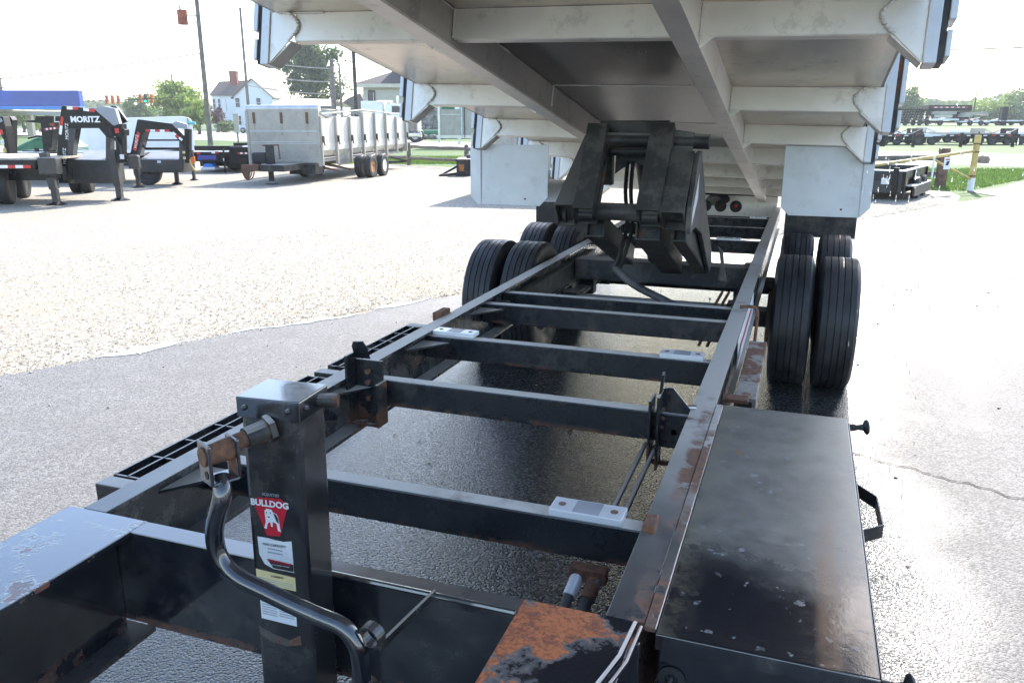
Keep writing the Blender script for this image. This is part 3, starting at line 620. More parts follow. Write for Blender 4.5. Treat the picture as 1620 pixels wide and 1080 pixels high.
for y in (5.05, 6.07):
    for xc, o in ((-1.925, 1), (-1.672, 0), (.0, 0), (.250, 1)): wheel(xc, y, o)
    MB().tube([(-1.86, y, .39), (.12, y, .39)], .0635, 20).build('axle', M['oldblack'], TR, smooth=True)
    for x in (-1.40, -.33):
        m = MB(); m.box((x-.04, y-.42, .40), (x+.04, y+.42, .425)); m.box((x-.035, y-.3, .425), (x+.035, y+.3, .445)); m.box((x-.05, y-.06, .33), (x+.05, y+.06, .47)); m.build('leaf_spring', M['oldblack'], TR, .004)
for y in (4.55, 5.54, 6.50):
    for x in (-1.40, -.33): box('spring_hanger', (x-.05, y-.05, .36), (x+.05, y+.05, .476), M['oldblack'], TR, .004)
for x, s_ in ((-1.60, -1), (-.14, 1)):
    MB().lathe([(0, 0), (.16, 0), (.175, .02), (.175, .10), (0, .10)], (x, 5.03, .39), (s_, 0, 0), 24).build('brake_drum', M['rust'], TR, smooth=True)
# suspension beams seen through the frame
box('hoist_crossbeam', (-1.43, 5.28, .505), (-.28, 5.44, .645), M['hoist'], TR, .006)
box('frame_stiffener', (-1.494, 3.9, .49), (-1.44, 5.9, .62), M['hoist'], TR, .006)
# fender above the right wheels + rubber apron behind them
box('fender_panel', (-.11, 6.52, .70), (.40, 6.54, 1.08), M['oldblack'], TR); box('fender_panel', (-2.12, 6.52, .70), (-1.61, 6.54, .90), M['oldblack'], TR)
for y in (5.9,): box('fender_bracket', (-1.60, y, .74), (-1.50, y+.05, .86), M['oldblack'], TR, .004)
# hoist hoses hanging
hz = smooth_path([Vector((-.98, 4.5, .74)), Vector((-.86, 4.45, .66)), Vector((-.66, 4.35, .60)), Vector((-.5, 4.28, .545)), Vector((-.42, 4.3, .52)), Vector((-.34, 4.38, .53)), Vector((-.30, 4.5, .56))], 5)
MB().tube(hz, .022, 14).build('hydraulic_hose', M['hose'], TR, smooth=True)
for dx in (0, .035): MB().tube(smooth_path([Vector((-.42+dx, 4.05, .535)), Vector((-.41+dx, 4.25, .545)), Vector((-.39+dx, 4.42, .60)), Vector((-.37+dx, 4.5, .64))], 4), .008, 10).build('hydraulic_pipe', M['rustbar'], TR, smooth=True)
box('valve_block', (-.45, 4.22, .50), (-.36, 4.28, .545), M['oldblack'], TR, .005)
MB().prism([(0, 0), (.05, 0), (.03, .10), (.02, .17), (-.01, .20), (.01, .10)], (-.42, 4.72, .66), (1, 0, 0), (0, 0, 1), (0, .012, 0)).build('safety_hook', M['hoist'], TR, .002)
# rear light panel
pl = box('rear_light_panel', (-1.46, 9.02, .50), (-.24, 9.03, .80), M['oldblack'], TR)
box('light_panel_skin', (-1.46, 9.012, .56), (-.24, 9.0195, .78), M['alu'], TR)
for x in (-.985, -.825, -.665):
    k = MB().lathe([(0, .02), (.035, .02), (.05, .016), (.062, .010), (.064, 0), (0, 0)], (x, 9.01, .665), (0, -1, 0), 20).build('tail_light', M['ring'], TR, smooth=True)
    MB().lathe([(0, .006), (.014, .004), (.018, 0)], (x, 8.99, .672), (0, -1, 0), 12).build('lamp_lens', M['lens'], k, smooth=True)
m = MB()
for k in range(7):
    a = k*.45; m.tube(smooth_path([Vector((-.98+.02*k, 8.9, .68)), Vector((-.95+.03*k, 8.88, .76+.01*k)), Vector((-.88+.02*k, 8.88, .80)), Vector((-.80+.012*k, 8.88, .74)), Vector((-.83, 8.9, .67))], 4), .007, 8)
m.build('wiring_loom', M['fur'], TR, smooth=True)

# ---- tipped aluminium bed, in its own slanted axes (u across, t down the slope to the rear, w up)
axx, ayy, azz = .175, .021, -.006
Rx = Matrix(((1, 0, 0), (0, math.cos(axx), math.sin(axx)), (0, -math.sin(axx), math.cos(axx)))); Ry = Matrix(((math.cos(ayy), 0, math.sin(ayy)), (0, 1, 0), (-math.sin(ayy), 0, math.cos(ayy)))); Rz = Matrix(((math.cos(azz), -math.sin(azz), 0), (math.sin(azz), math.cos(azz), 0), (0, 0, 1)))
BM = Rz @ Ry @ Rx; BO = Vector((0, 0, 1.56))+BM @ Vector((0, 0, .758))
bx = lambda v: BO+BM @ Vector(v)
DEP = .109; TS = [1.62, 2.791, 4.057, 5.089, 6.05, 6.95, 7.75, 8.5]
UL, UR = -2.142, .338; UC = (UL+UR)/2
def bmb(): return MB(bx)
fl = bmb(); prev = .35
for k, t in enumerate(TS+[9.15]):
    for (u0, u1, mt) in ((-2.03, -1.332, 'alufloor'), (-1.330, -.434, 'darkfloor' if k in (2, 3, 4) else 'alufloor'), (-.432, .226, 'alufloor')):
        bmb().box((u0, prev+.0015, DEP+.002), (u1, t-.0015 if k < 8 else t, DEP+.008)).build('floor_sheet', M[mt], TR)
    prev = t
for i, t in enumerate(TS):
    deep = i <= 3
    for (a, b) in (((-1.98, -1.374), (-1.288, -.475), (-.389, .19)) if i <= 1 or i > 3 else ((-1.98, -1.374), (-.389, .19))):
        m = bmb(); m.box((a, t, .002), (b, t+.006, DEP)); m.box((a, t+.0065, .0), (b, t+.05, .006)); m.box((a, t+.0065, DEP-.006), (b, t+.05, DEP)); m.build('floor_crossmember', M['alu'], TR, .001)
for i, t in enumerate(TS):
    for s_ in (-1, 1):
        X = lambda u: UC+s_*(u-UC)*1.0 if True else 0
        P = [(.248, DEP+.001), (.185, DEP-.004), (.160, .068), (.158, .045), (.178, .018), (.20, -.002), (.262, -.062), (.288, -.087), (.288, DEP+.001)]
        pp = [(X(u), w) for u, w in P]
        g = bmb(); g.prism(pp, (0, t-.007, 0), (1, 0, 0), (0, 0, 1), (0, .006, 0)); g.build('side_gusset', M['alu'], TR)
        # folded flange below the slanted edge
        g2 = bmb(); a = Vector((X(.19), t, 0)); b = Vector((X(.284), t, -.085)); g2.prism([(X(.185), -.0), (X(.284), -.087), (X(.284), -.081), (X(.19), .004)], (0, t-.001, 0), (1, 0, 0), (0, 0, 1), (0, .075, 0)); g2.build('gusset_flange', M['alu'], TR)
        # bead of weld round the gusset
        wp = [Vector((X(u), t-.008, w)) for u, w in ((.245, DEP), (.20, DEP-.002), (.172, .085), (.158, .066), (.160, .045), (.178, .02), (.198, .0))]
        wb_ = bmb(); wq = smooth_path(wp, 5); wb_.tube(wq, [.0055+.0022*math.sin(j*2.4) for j in range(len(wq))], 8); wb_.build('weld_bead', M['weld'], TR, smooth=True)
        wb2 = bmb(); wb2.tube([Vector((X(.235-.01*j), t-.004, DEP-.001+.001*math.sin(j*2))) for j in range(24 if s_ > 0 else 20)], .0042, 6); wb2.build('weld_bead', M['weld'], TR, smooth=True)
        # side stake: channel post with two rub strips
        q = bmb(); q.box(tuple(sorted((X(.289), X(.326)))[:1])+(t-.012, -.089), tuple(sorted((X(.289), X(.326)))[1:])+(t+.075, 1.05)); q.build('side_stake', M['aluflap'], TR, .002)
        q = bmb(); q.box((min(X(.3265), X(.345)), t-.004, -.088), (max(X(.3265), X(.345)), t+.07, 1.05)); q.build('stake_backing', M['oldblack'], TR)
        q = bmb(); q.box((min(X(.3455), X(.362)), t-.010, -.07), (max(X(.3455), X(.362)), t+.09, .01)); q.box((min(X(.3455), X(.368)), t-.012, .04), (max(X(.3455), X(.368)), t+.09, 1.05)); q.build('rub_strip', M['aluflap'], TR, .003)
        wb3 = bmb(); wb3.tube([Vector((X(.289), t-.011, -.08+.012*j)) for j in range(17)], [.003+.0012*math.sin(j*2.1) for j in range(17)], 6); wb3.build('weld_bead', M['weld'], TR, smooth=True)
for s_ in (-1, 1):
    for j in range(1, len(TS)):
        q = bmb(); a = UC+s_*(.262-UC); b = UC+s_*(.272-UC); q.box((min(a, b), TS[j-1]+.076, DEP+.002), (max(a, b), TS[j]-.013, 1.02)); q.build('side_panel', M['alubg'], TR)
    q = bmb(); a = UC+s_*(.226-UC); b = UC+s_*(.261-UC); q.box((min(a, b), .35, DEP+.002), (max(a, b), 9.15, DEP+.03)); q.build('floor_edge_rail', M['alu'], TR)
for t in TS[2:5]:
    q = bmb(); q.tube([Vector((-1.285+.0404*j, t+.002*math.sin(j*1.9), DEP+.001)) for j in range(21)], [.0035+.0012*math.sin(j*2.3) for j in range(21)], 6); q.build('weld_bead', M['weld'], TR, smooth=True)
q = bmb(); q.box((-2.04, .34, DEP+.009), (.236, .348, 1.15)); q.build('front_wall', M['alubg'], TR)
# long sills
for (u0, u1, wx) in ((-1.372, -1.290, -1.331), (-.473, -.391, -.432)):
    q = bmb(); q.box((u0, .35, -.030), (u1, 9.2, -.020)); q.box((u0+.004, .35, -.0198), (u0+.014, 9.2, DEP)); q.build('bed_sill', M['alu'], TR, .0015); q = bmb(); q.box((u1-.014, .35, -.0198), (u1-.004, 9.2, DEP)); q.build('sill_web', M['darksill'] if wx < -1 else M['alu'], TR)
    q = bmb(); n_ = 260; q.tube([Vector((u1-.001 if wx < -1 else u0+.0, .5+.033*j, DEP-.004)) for j in range(n_)], [.003+.0014*(math.sin(j*1.7)+math.sin(j*.37)) if math.sin(j*.11) > -.2 else .0012 for j in range(n_)], 6); q.build('weld_bead', M['weld'], TR, smooth=True)
    for t in TS[:4]:
        for uu, sg_ in ((u0-.001, -1), (u1+.001, 1)):
            q = bmb(); q.tube([Vector((uu, t-.004, .004+.0095*j)) for j in range(12)], [.0045+.0018*math.sin(j*2.3) for j in range(12)], 7); q.build('weld_bead', M['weld'], TR, smooth=True)
        q = bmb(); q.prism([(0, 0), (.05, .0), (0, -.038)], (u1+.001 if wx > -1 else u0-.001, t-.003, .001), (1 if wx > -1 else -1, 0, 0), (0, 0, 1), (0, .006, 0)); q.build('sill_gusset', M['alu'], TR)
# hanging mud flaps: stiff aluminium sheets with clipped corners
def flap(x0, x1, ztop, zb, y, fold):
    p = [(x0, ztop), (x0, zb+.05), (x0+.05, zb), (x1-.055, zb), (x1, zb+.06), (x1, ztop)]
    f = MB().prism(p, (0, y, 0), (1, 0, 0), (0, .02, 1), (0, .005, 0)).build('mud_flap', M['aluflap'], TR, .001)
    MB().box((fold-.006, y-.004+.02*zb, zb+.01), (fold+.006, y+.001+.02*zb, ztop-.03)).build('flap_crease', M['aluflap'], f, .002)
    MB().lathe([(0, .004), (.006, .003), (.007, 0)], (x1-.16, y+.02*zb, zb+.045), (0, -1, 0), 10).build('flap_bolt', M['rust'], f)
flap(-2.175, -1.615, 1.402, 1.0, 5.19, -2.10); flap(-.120, .385, 1.425, 1.0, 5.19, .33)

# ---- scissor hoist under the bed
def arm(name, p, q, w, h, lab=None, wall=.009, mat='hoist'):
    """open-ended box tube from p (the open end facing the camera) to q"""
    p, q = Vector(p), Vector(q); d = (q-p); L = d.length; d.normalize(); sd_ = d.cross(Vector((0, 0, 1))).normalized(); u_ = sd_.cross(d).normalized(); m = MB()
    for (cu, cs_, hu, hs) in ((h/2-wall/2, 0, wall/2, w/2), (-h/2+wall/2, 0, wall/2, w/2), (0, w/2-wall/2, h/2-wall, wall/2), (0, -w/2+wall/2, h/2-wall, wall/2)):
        m.obox(p+d*L/2+u_*cu+sd_*cs_, d*L/2, sd_*hs, u_*hu)
    m.obox(p+d*.045, d*.003, sd_*(w/2-wall), u_*(h/2-wall)); m.obox(q-d*.004, d*.003, sd_*(w/2-wall), u_*(h/2-wall))
    o = m.build(name, M[mat], TR, .003)
    return o
arm('lift_arm', (-1.045, 4.03, 1.085), (-1.055, 4.34, 1.50), .105, .16); arm('lift_arm', (-.712, 4.03, 1.085), (-.705, 4.34, 1.50), .12, .17)
arm('link_arm', (-1.158, 4.05, 1.08), (-1.15, 4.62, 1.42), .10, .14); dd = arm('link_arm', (-.592, 4.03, 1.075), (-.585, 4.26, 1.36), .12, .17)
lk = MB(); lk.prism([(4.0, 1.02), (4.0, 1.15), (4.19, 1.40), (4.29, 1.41), (4.64, 1.10), (5.12, .77), (5.16, .68), (5.06, .64), (4.5, .96), (4.2, 1.03)], (-.528, 0, 0), (0, 1, 0), (0, 0, 1), (.025, 0, 0)); lk.build('side_link_plate', M['hoist'], TR, .004)
MB().prism([(4.03, 1.06), (4.03, 1.12), (4.22, 1.30), (4.22, 1.18)], (-.5025, 0, 0), (0, 1, 0), (0, 0, 1), (.0015, 0, 0)).build('warning_sticker', M['label'], dd)
arm('lower_link', (-1.02, 4.16, 1.02), (-1.06, 5.20, .70), .10, .12, mat='oldblack'); arm('lower_link', (-.74, 4.16, 1.02), (-.76, 5.22, .66), .13, .13, mat='oldblack')
arm('lower_link', (-.575, 4.16, 1.02), (-.565, 5.16, .68), .07, .13, mat='oldblack')
MB().tube([(-1.0, 4.10, 1.105), (-.76, 4.10, 1.105)], .045, 24).build('cross_tube', M['hoist'], TR, smooth=True)
MB().tube([(-1.21, 4.12, 1.09), (-.535, 4.12, 1.08)], .022, 16).build('pivot_shaft', M['oldblack'], TR, smooth=True)
MB().tube([(-1.09, 4.30, 1.462), (-.47, 4.30, 1.455)], .038, 24).build('head_shaft', M['oldblack'], TR, smooth=True)
hc = MB(); hc.prism([(-1.0, 1.27), (-1.0, 1.44), (-.76, 1.44), (-.765, 1.27), (-.79, 1.28), (-.84, 1.32), (-.90, 1.335), (-.96, 1.30)], (0, 4.34, 0), (1, 0, 0), (0, .12, 1), (0, .012, 0)); hc.build('head_plate', M['hoist'], TR, .002)
MB().tube([(-1.0, 4.36, 1.40), (-.76, 4.36, 1.40)], .024, 22).build('cylinder_pin', M['oldblack'], TR, smooth=True)
MB().tube([(-.84, 4.56, 1.36), (-.84, 5.10, .72)], .062, 26).build('hydraulic_cylinder', M['oldblack'], TR, smooth=True)
q = MB(); q.box((-1.06, 4.36, 1.47), (-.70, 4.46, 1.56)); q.build('hoist_mount_beam', M['oldblack'], TR, .006)
MB().prism([(-.655, 1.515), (-.655, 1.28), (-.60, 1.36), (-.55, 1.41), (-.545, 1.50)], (0, 4.27, 0), (1, 0, 0), (0, 0, 1), (0, .03, 0)).build('head_side_plate', M['hoist'], TR, .003)
for x in (-1.10, -.80): box('head_upright', (x, 4.6, 1.05 if x > -.9 else 1.2), (x+.06, 4.66, 1.48), M['oldblack'], TR, .003)
for x in (-1.045, -.712):
    MB().tube([(x-.04, 4.055, 1.09), (x+.04, 4.055, 1.09)], .03, 18).build('tube_pin', M['oldblack'], TR, smooth=True)
    MB().tube([(x+.053, 4.08+.0155*j, 1.165+.0206*j) for j in range(18)], [.004+.0014*math.sin(j*2.2) for j in range(18)], 6).build('weld_bead', M['oldblack'], TR, smooth=True)
for dx in (0, .03): MB().tube(smooth_path([Vector((-.93+dx, 4.5, 1.34)), Vector((-.92+dx, 4.42, 1.18)), Vector((-.90+dx, 4.40, 1.0)), Vector((-.95+dx, 4.46, .82)), Vector((-.98+dx, 4.5, .74))], 5), .011, 10).build('hydraulic_hose', M['ring'], TR, smooth=True)
for x in (-1.10, -.64): MB().lathe([(0, .02), (.05, .02), (.055, 0), (0, 0)], (x-.06 if x < -.9 else x+.11, 4.12, 1.085), (-1 if x < -.9 else 1, 0, 0), 20).build('pivot_boss', M['oldblack'], TR, smooth=True)

# ------------------------------------------------------------------ things around the lot
def at(D, L, z): return G(D, L, z)
def gbox(m, D0, D1, L0, L1, z0, z1):
    P = [G(D, L, z) for z in (z0, z1) for D, L in ((D0, L0), (D0, L1), (D1, L1), (D1, L0))]
    return m.add(P, [(0, 1, 2, 3), (4, 7, 6, 5), (0, 4, 5, 1), (1, 5, 6, 2), (2, 6, 7, 3), (3, 7, 4, 0)])
def GB(name, D0, D1, L0, L1, z0, z1, mat, parent, bev=0., **k): return gbox(MB(), D0, D1, L0, L1, z0, z1).build(name, mat, parent, bev, **k)
def tyre_at(c, r, w, ax, parent, name='wheel', hub='white', n=28):
    t = MB().lathe([(r*.55, -w/2*.85), (r*.8, -w/2), (r*.96, -w/2*.9), (r, -w/2*.7), (r, w/2*.7), (r*.96, w/2*.9), (r*.8, w/2), (r*.55, w/2*.85)], c, ax, n).build(name, M['rubber'], parent, smooth=True)
    MB().lathe([(r*.56, -w/2*.85), (r*.5, -w/2*.5), (r*.2, -w/2*.35), (r*.16, -w*.5), (0, -w*.5), (0, w*.3), (r*.56, w/2*.8)], c, ax, n).build('rim', M[hub], t, smooth=True)
    return t
def plane_prism(m, pts, D, L0, th):   # outline in metres (l, z) standing across the view at distance D
    return m.prism([(l, z) for l, z in pts], G(D, L0, 0), YU, ZZ, YV*th)
def leg(parent, D, L, z1, w=.13, lean=0.):
    p = G(D, L+lean, z1); q = G(D, L, .30); b = G(D, L, .03)
    l_ = MB().bar(p, q, w, w, YU).build('landing_leg', M['bggrey'], parent, .008)
    MB().bar(q, b, w*.75, w*.75, YU).build('leg_tube', M['bggrey'], l_); MB().lathe([(0, .06), (w*.5, .06), (w*1.25, .015), (w*1.3, 0), (0, 0)], G(D, L, .005), (0, 0, 1), 8).build('leg_foot', M['bgblack'], l_)
def tape(parent, D, pq, n, w, first='red'):
    (l0, z0), (l1, z1) = pq
    for k in range(n):
        a, b = k/n, (k+1)/n; nv = Vector((-(z1-z0), l1-l0)).normalized()*w/2
        P = [(l0+(l1-l0)*a-nv.x, z0+(z1-z0)*a-nv.y), (l0+(l1-l0)*b-nv.x, z0+(z1-z0)*b-nv.y), (l0+(l1-l0)*b+nv.x, z0+(z1-z0)*b+nv.y), (l0+(l1-l0)*a+nv.x, z0+(z1-z0)*a+nv.y)]
        MB().prism(P, G(D, 0, 0), YU, ZZ, YV*.004).build('reflective_tape', M['red'] if (k % 2 == 0) == (first == 'red') else M['tapewhite'], parent)
KX = .000761
def LZ(px, py, D):
    u, v = (px-810)/1265, (py-540)/1265; s = D/(math.cos(PITCH)-v*math.sin(PITCH)); return (u*s, 1.56-s*(math.sin(PITCH)+v*math.cos(PITCH)))     # drawing units of a side elevation -> metres at its true distance

# -- big gooseneck flatbed with the maker's name
t = thing('gooseneck_trailer', 'black gooseneck flatbed with MORITZ on its arched neck and a wood deck', 'trailer', G(16.2, -8.6), 'gooseneck trailers')
D = 16.3; o2 = [LZ(x, y, D) for x, y in ((89, 258), (91.5, 215), (96.7, 169), (99, 167.5), (150, 172), (181, 199), (196, 205), (196, 215), (188, 215), (168, 217), (156, 203), (119, 203), (113, 240), (111, 290), (93, 290))]
plane_prism(MB(), o2, D, 0, .24).build('neck', M['bgblack'], t, .01)
plane_prism(MB(), [LZ(x, y, D) for x, y in ((107, 203.5), (120, 203.5), (115, 252), (113, 288), (108.5, 288))], D-.012, 0, .01).build('neck_side_plate', M['bggrey'], t)
plane_prism(MB(), [LZ(x, y, D) for x, y in ((150, 172.5), (163, 168), (183, 172), (190, 196), (181, 199))], D-.03, 0, .12).build('neck_top_plate', M['treadplate'], t)
plane_prism(MB(), [LZ(x, y, D) for x, y in ((163, 167), (172, 168), (190, 192), (180, 196))], D+.3, 0, .1).build('neck', M['bgblack'], t)
plane_prism(MB(), [LZ(x, y, D) for x, y in ((182, 196), (194, 196), (195, 258), (185, 258))], D-.02, 0, .2).build('coupler_tube', M['bgblack'], t, .01)
plane_prism(MB(), [LZ(x, y, D) for x, y in ((165, 212), (172, 218), (172, 288), (165, 288))], D+.05, 0, .2).build('neck_upright', M['bggrey'], t, .01)
a, b = LZ(113, 254, D), LZ(183, 290, D); GB('neck_toolbox', D-.02, D+.45, a[0], b[0], b[1], a[1], M['bggrey'], t, .015)
a = LZ(113, 253, D); b = LZ(165, 253, D); MB().add([G(D, a[0], a[1]+.004), G(D, b[0], a[1]+.004), G(D+.7, b[0], a[1]+.16), G(D+.7, a[0], a[1]+.16)], [(0, 1, 2, 3)]).build('tread_plate_lid', M['treadplate'], t)
a, b = LZ(196.5, 246, D), LZ(216, 268, D); GB('battery_box', D+.1, D+.25, a[0], b[0], b[1], a[1], M['bggrey'], t, .03)
tape(t, D-.008, (LZ(106, 171, D), LZ(124, 171.5, D)), 2, .055, 'white'); tape(t, D-.008, (LZ(132, 173, D), LZ(150, 175.5, D)), 2, .055, 'white'); tape(t, D-.008, (LZ(99, 185, D), LZ(95.5, 213, D)), 2, .05)
l_, z_ = LZ(135, 189.5, D); text_mesh('MORITZ', .155, M['tapewhite'], 'lettering', t, G(D-.012, l_, z_), YU*1.0, ZZ, .003, bold=.006)
for (x, y, s) in ((106.5, 208, .085), (103, 247, .085)):
    l_, z_ = LZ(x, y, D); text_mesh('MORITZ', s, M['tapewhite'], 'lettering', t, G(D-.015, l_, z_), (YU*.12+ZZ).normalized(), (-YU+ZZ*.12).normalized(), .003)
for x, y, nm in ((194, 248, 'label'), (186, 207, 'red')): 
    l_, z_ = LZ(x, y, D); GB('sticker', D-.032, D-.028, l_-.04, l_+.04, z_-.045, z_+.045, M[nm], t)
leg(t, 15.45, -8.71, .98, .14, -.10); leg(t, 16.33, -7.91, 1.0, .14, -.04)
for k in range(4): MB().tube(smooth_path([G(D-.05, *LZ(176, 200+k, D)), G(D-.10, *LZ(178+k, 214, D)), G(D-.10, *LZ(186+k, 222, D)), G(D-.06, *LZ(194, 232+4*k, D))], 4), .012, 6).build('air_hose', M['ring'], t, smooth=True)
MB().tube(smooth_path([G(D-.03, *LZ(194, 200, D)), G(D-.03, *LZ(198, 206, D)), G(D-.03, *LZ(197, 216, D)), G(D-.03, *LZ(194, 218, D))], 4), .008, 6).build('air_hose', M['ring'], t, smooth=True)
# deck
for k in range(31):
    l0 = -13.4+.152*k; GB('deck_plank', 15.05, 17.3, l0, l0+.145, .845, .885+.003*(k % 3), M['wood'], t)
GB('deck_side_rail', 14.95, 15.04, -13.4, -8.72, .70, .86, M['bgblack'], t, .01); GB('deck_side_rail', 17.31, 17.4, -13.4, -8.72, .70, .86, M['bgblack'], t, .01); tape(t, 14.94, ((-10.9, .745), (-8.80, .745)), 15, .055)
GB('deck_headboard', 14.98, 15.2, -8.70, -8.36, .60, .90, M['bggrey'], t, .02); GB('deck_beam', 15.6, 15.75, -13.4, -8.6, .45, .70, M['bgblack'], t); GB('deck_beam', 16.6, 16.75, -13.4, -8.6, .45, .70, M['bgblack'], t)
for (Dd, l) in ((15.6, -9.98), (15.6, -9.73), (16.9, -10.2), (18.2, -9.75), (18.2, -9.5)): tyre_at(G(Dd, l, .37), .37, .22, (YU*.95+YV*.3).normalized(), t, hub='bggrey')
GB('deck_light_bar', 15.3, 15.36, -9.1, -8.5, .52, .56, M['bgblack'], t)

# -- second gooseneck
t = thing('gooseneck_trailer', 'black gooseneck trailer with a red panel on its riser, second from the left', 'trailer', G(20, -8.6), 'gooseneck trailers')
D = 20.2; o2 = [LZ(x, y, D) for x, y in ((205, 247), (216.8, 190), (219, 189), (273, 196), (294, 218), (297, 232), (291, 232), (283, 223), (270.7, 209), (231, 209), (221, 247))]
plane_prism(MB(), o2, D, 0, .22).build('neck', M['bgblack'], t, .01)
plane_prism(MB(), [LZ(x, y, D) for x, y in ((227, 209.5), (231, 209.5), (220, 252), (215, 252))], D-.014, 0, .01).build('neck_side_plate', M['bggrey'], t)
plane_prism(MB(), [LZ(x, y, D) for x, y in ((273.5, 196), (280, 192), (297, 197), (298, 204), (280, 203))], D-.06, 0, .1).build('neck_top_plate', M['treadplate'], t)
plane_prism(MB(), [LZ(x, y, D) for x, y in ((292, 204), (300, 204), (300, 258), (293, 258))], D-.03, 0, .18).build('coupler_tube', M['bgblack'], t, .01)
plane_prism(MB(), [LZ(x, y, D) for x, y in ((282.6, 221), (290, 225), (290, 272), (282.6, 272))], D+.02, 0, .18).build('neck_upright', M['bggrey'], t, .01)
for y0, y1 in ((221, 223.6), (234, 238)):
    a, b = LZ(222, y0, D), LZ(283, y1, D); GB('cross_bar', D+.25, D+.32, a[0], b[0], b[1], a[1], M['bgblack'], t)
a, b = LZ(218, 253, D), LZ(290, 273.5, D); GB('neck_toolbox', D-.01, D+.7, a[0], b[0], b[1], a[1], M['bggrey'], t, .015)
a = LZ(221, 253, D); b = LZ(283, 253, D); MB().add([G(D, a[0], a[1]+.004), G(D, b[0], a[1]+.004), G(D+.75, b[0], a[1]+.18), G(D+.75, a[0], a[1]+.18)], [(0, 1, 2, 3)]).build('tread_plate_lid', M['treadplate'], t)
tape(t, D-.008, (LZ(230.5, 206.6, D), LZ(268, 207.2, D)), 5, .055); tape(t, D-.008, (LZ(273, 209.5, D), LZ(288.5, 222, D)), 3, .055, 'white')
plane_prism(MB(), [LZ(x, y, D) for x, y in ((217.5, 208), (222, 211), (215.5, 239), (210.5, 237))], D-.008, 0, .005).build('red_panel', M['red'], t)
l_, z_ = LZ(216.2, 224, D); text_mesh('MORITZ', .09, M['tapewhite'], 'lettering', t, G(D-.014, l_, z_), (YU*.25+ZZ).normalized(), (-YU+ZZ*.25).normalized(), .002)
l_, z_ = LZ(252, 256, D); GB('sticker', D-.016, D-.012, l_-.045, l_+.045, z_-.03, z_+.03, M['label'], t)
for x, y in ((292, 241), (293, 250)): l_, z_ = LZ(x, y, D); GB('sticker', D-.042, D-.038, l_-.035, l_+.03, z_-.03, z_+.03, M['labelyellow'], t)
leg(t, 19.48, -8.95, .6, .11); leg(t, 20.5, -8.44, .6, .11); leg(t, 21.9, -8.55, .8, .09)
tyre_at(G(20.4, -9.1, .33), .33, .24, YV, t, hub='bggrey')
MB().tube(smooth_path([G(D-.1, *LZ(303, 252, D)), G(D-.1, *LZ(306, 262, D)), G(D-.1, *LZ(312, 270, D)), G(D-.1, *LZ(320, 270, D))], 4), .02, 8).build('hanging_strap', M['yellow'], t, smooth=True)
plane_prism(MB(), [LZ(x, y, D) for x, y in ((303, 250), (309, 247), (310, 258), (304, 260))], D-.1, 0, .08).build('orange_handset', M['orange'], t)
GB('deck', D+.3, D+2.6, -13, -9.2, .62, .78, M['bgblack'], t)

# -- a third neck between the first one and the fuel canopy, and one cut off by the picture's edge
t = thing('gooseneck_trailer', 'black trailer neck shaped like a T in front of the blue fuel canopy', 'trailer', G(22, -12.4), 'gooseneck trailers')
D = 21.5
plane_prism(MB(), [LZ(x, y, D) for x, y in ((38, 191), (40, 193), (64, 195), (69, 246), (80, 246), (84, 194), (96, 192), (96, 184), (56, 184), (55, 190))], D, 0, .3).build('neck', M['bgblack'], t, .01)
tape(t, D-.01, (LZ(70, 205, D), LZ(91, 202.5, D)), 7, .05); l_, z_ = LZ(84, 197, D); GB('sticker', D-.02, D-.01, l_-.08, l_+.05, z_-.04, z_+.03, M['rustorange'], t)
a, b = LZ(36, 238, D), LZ(92, 246, D); GB('neck_platform', D-.05, D+1.5, a[0], b[0], b[1], a[1], M['bgblack'], t, .02)
for x in (56, 75): a, b = LZ(x, 234, D), LZ(x+6, 239, D); GB('ratchet', D-.06, D, a[0], b[0], b[1], a[1], M['bgblack'], t)
plane_prism(MB(), [LZ(x, y, D) for x, y in ((86.5, 184), (88, 184), (88, 192), (94, 192), (94, 193.5), (86.5, 193.5))], D-.03, 0, .02).build('hook_frame', M['zinc'], t)
leg(t, 22.3, -11.9, .9, .12)
t = thing('gooseneck_trailer', 'black trailer neck with a yellow tag cut off at the left edge', 'trailer', G(17.6, -11.), 'gooseneck trailers')
D = 17.8
plane_prism(MB(), [LZ(x, y, D) for x, y in ((-30, 184), (4, 184.5), (8, 200), (15, 245), (8, 246), (5, 220), (-4, 205), (-30, 203))], D, 0, .25).build('neck', M['bgblack'], t, .01)
plane_prism(MB(), [LZ(x, y, D) for x, y in ((-30, 184), (-30, 205), (-2, 205), (-2, 247), (6, 247), (6, 190), (2, 184))], D+.3, 0, .2).build('coupler_tube', M['bgblack'], t, .01)
for x, y, nm in ((8.5, 238, 'yellow'), (3, 209, 'red'), (5, 225, 'label')): l_, z_ = LZ(x, y, D); GB('sticker', D-.02, D-.01, l_-.035, l_+.03, z_-.05, z_+.05, M[nm], t)
plane_prism(MB(), [LZ(x, y, D) for x, y in ((-30, 200), (2, 187), (5, 192), (-30, 206))], D-.02, 0, .01).build('neck_top_plate', M['treadplate'], t)
leg(t, 18.2, -12.5, .9, .12)
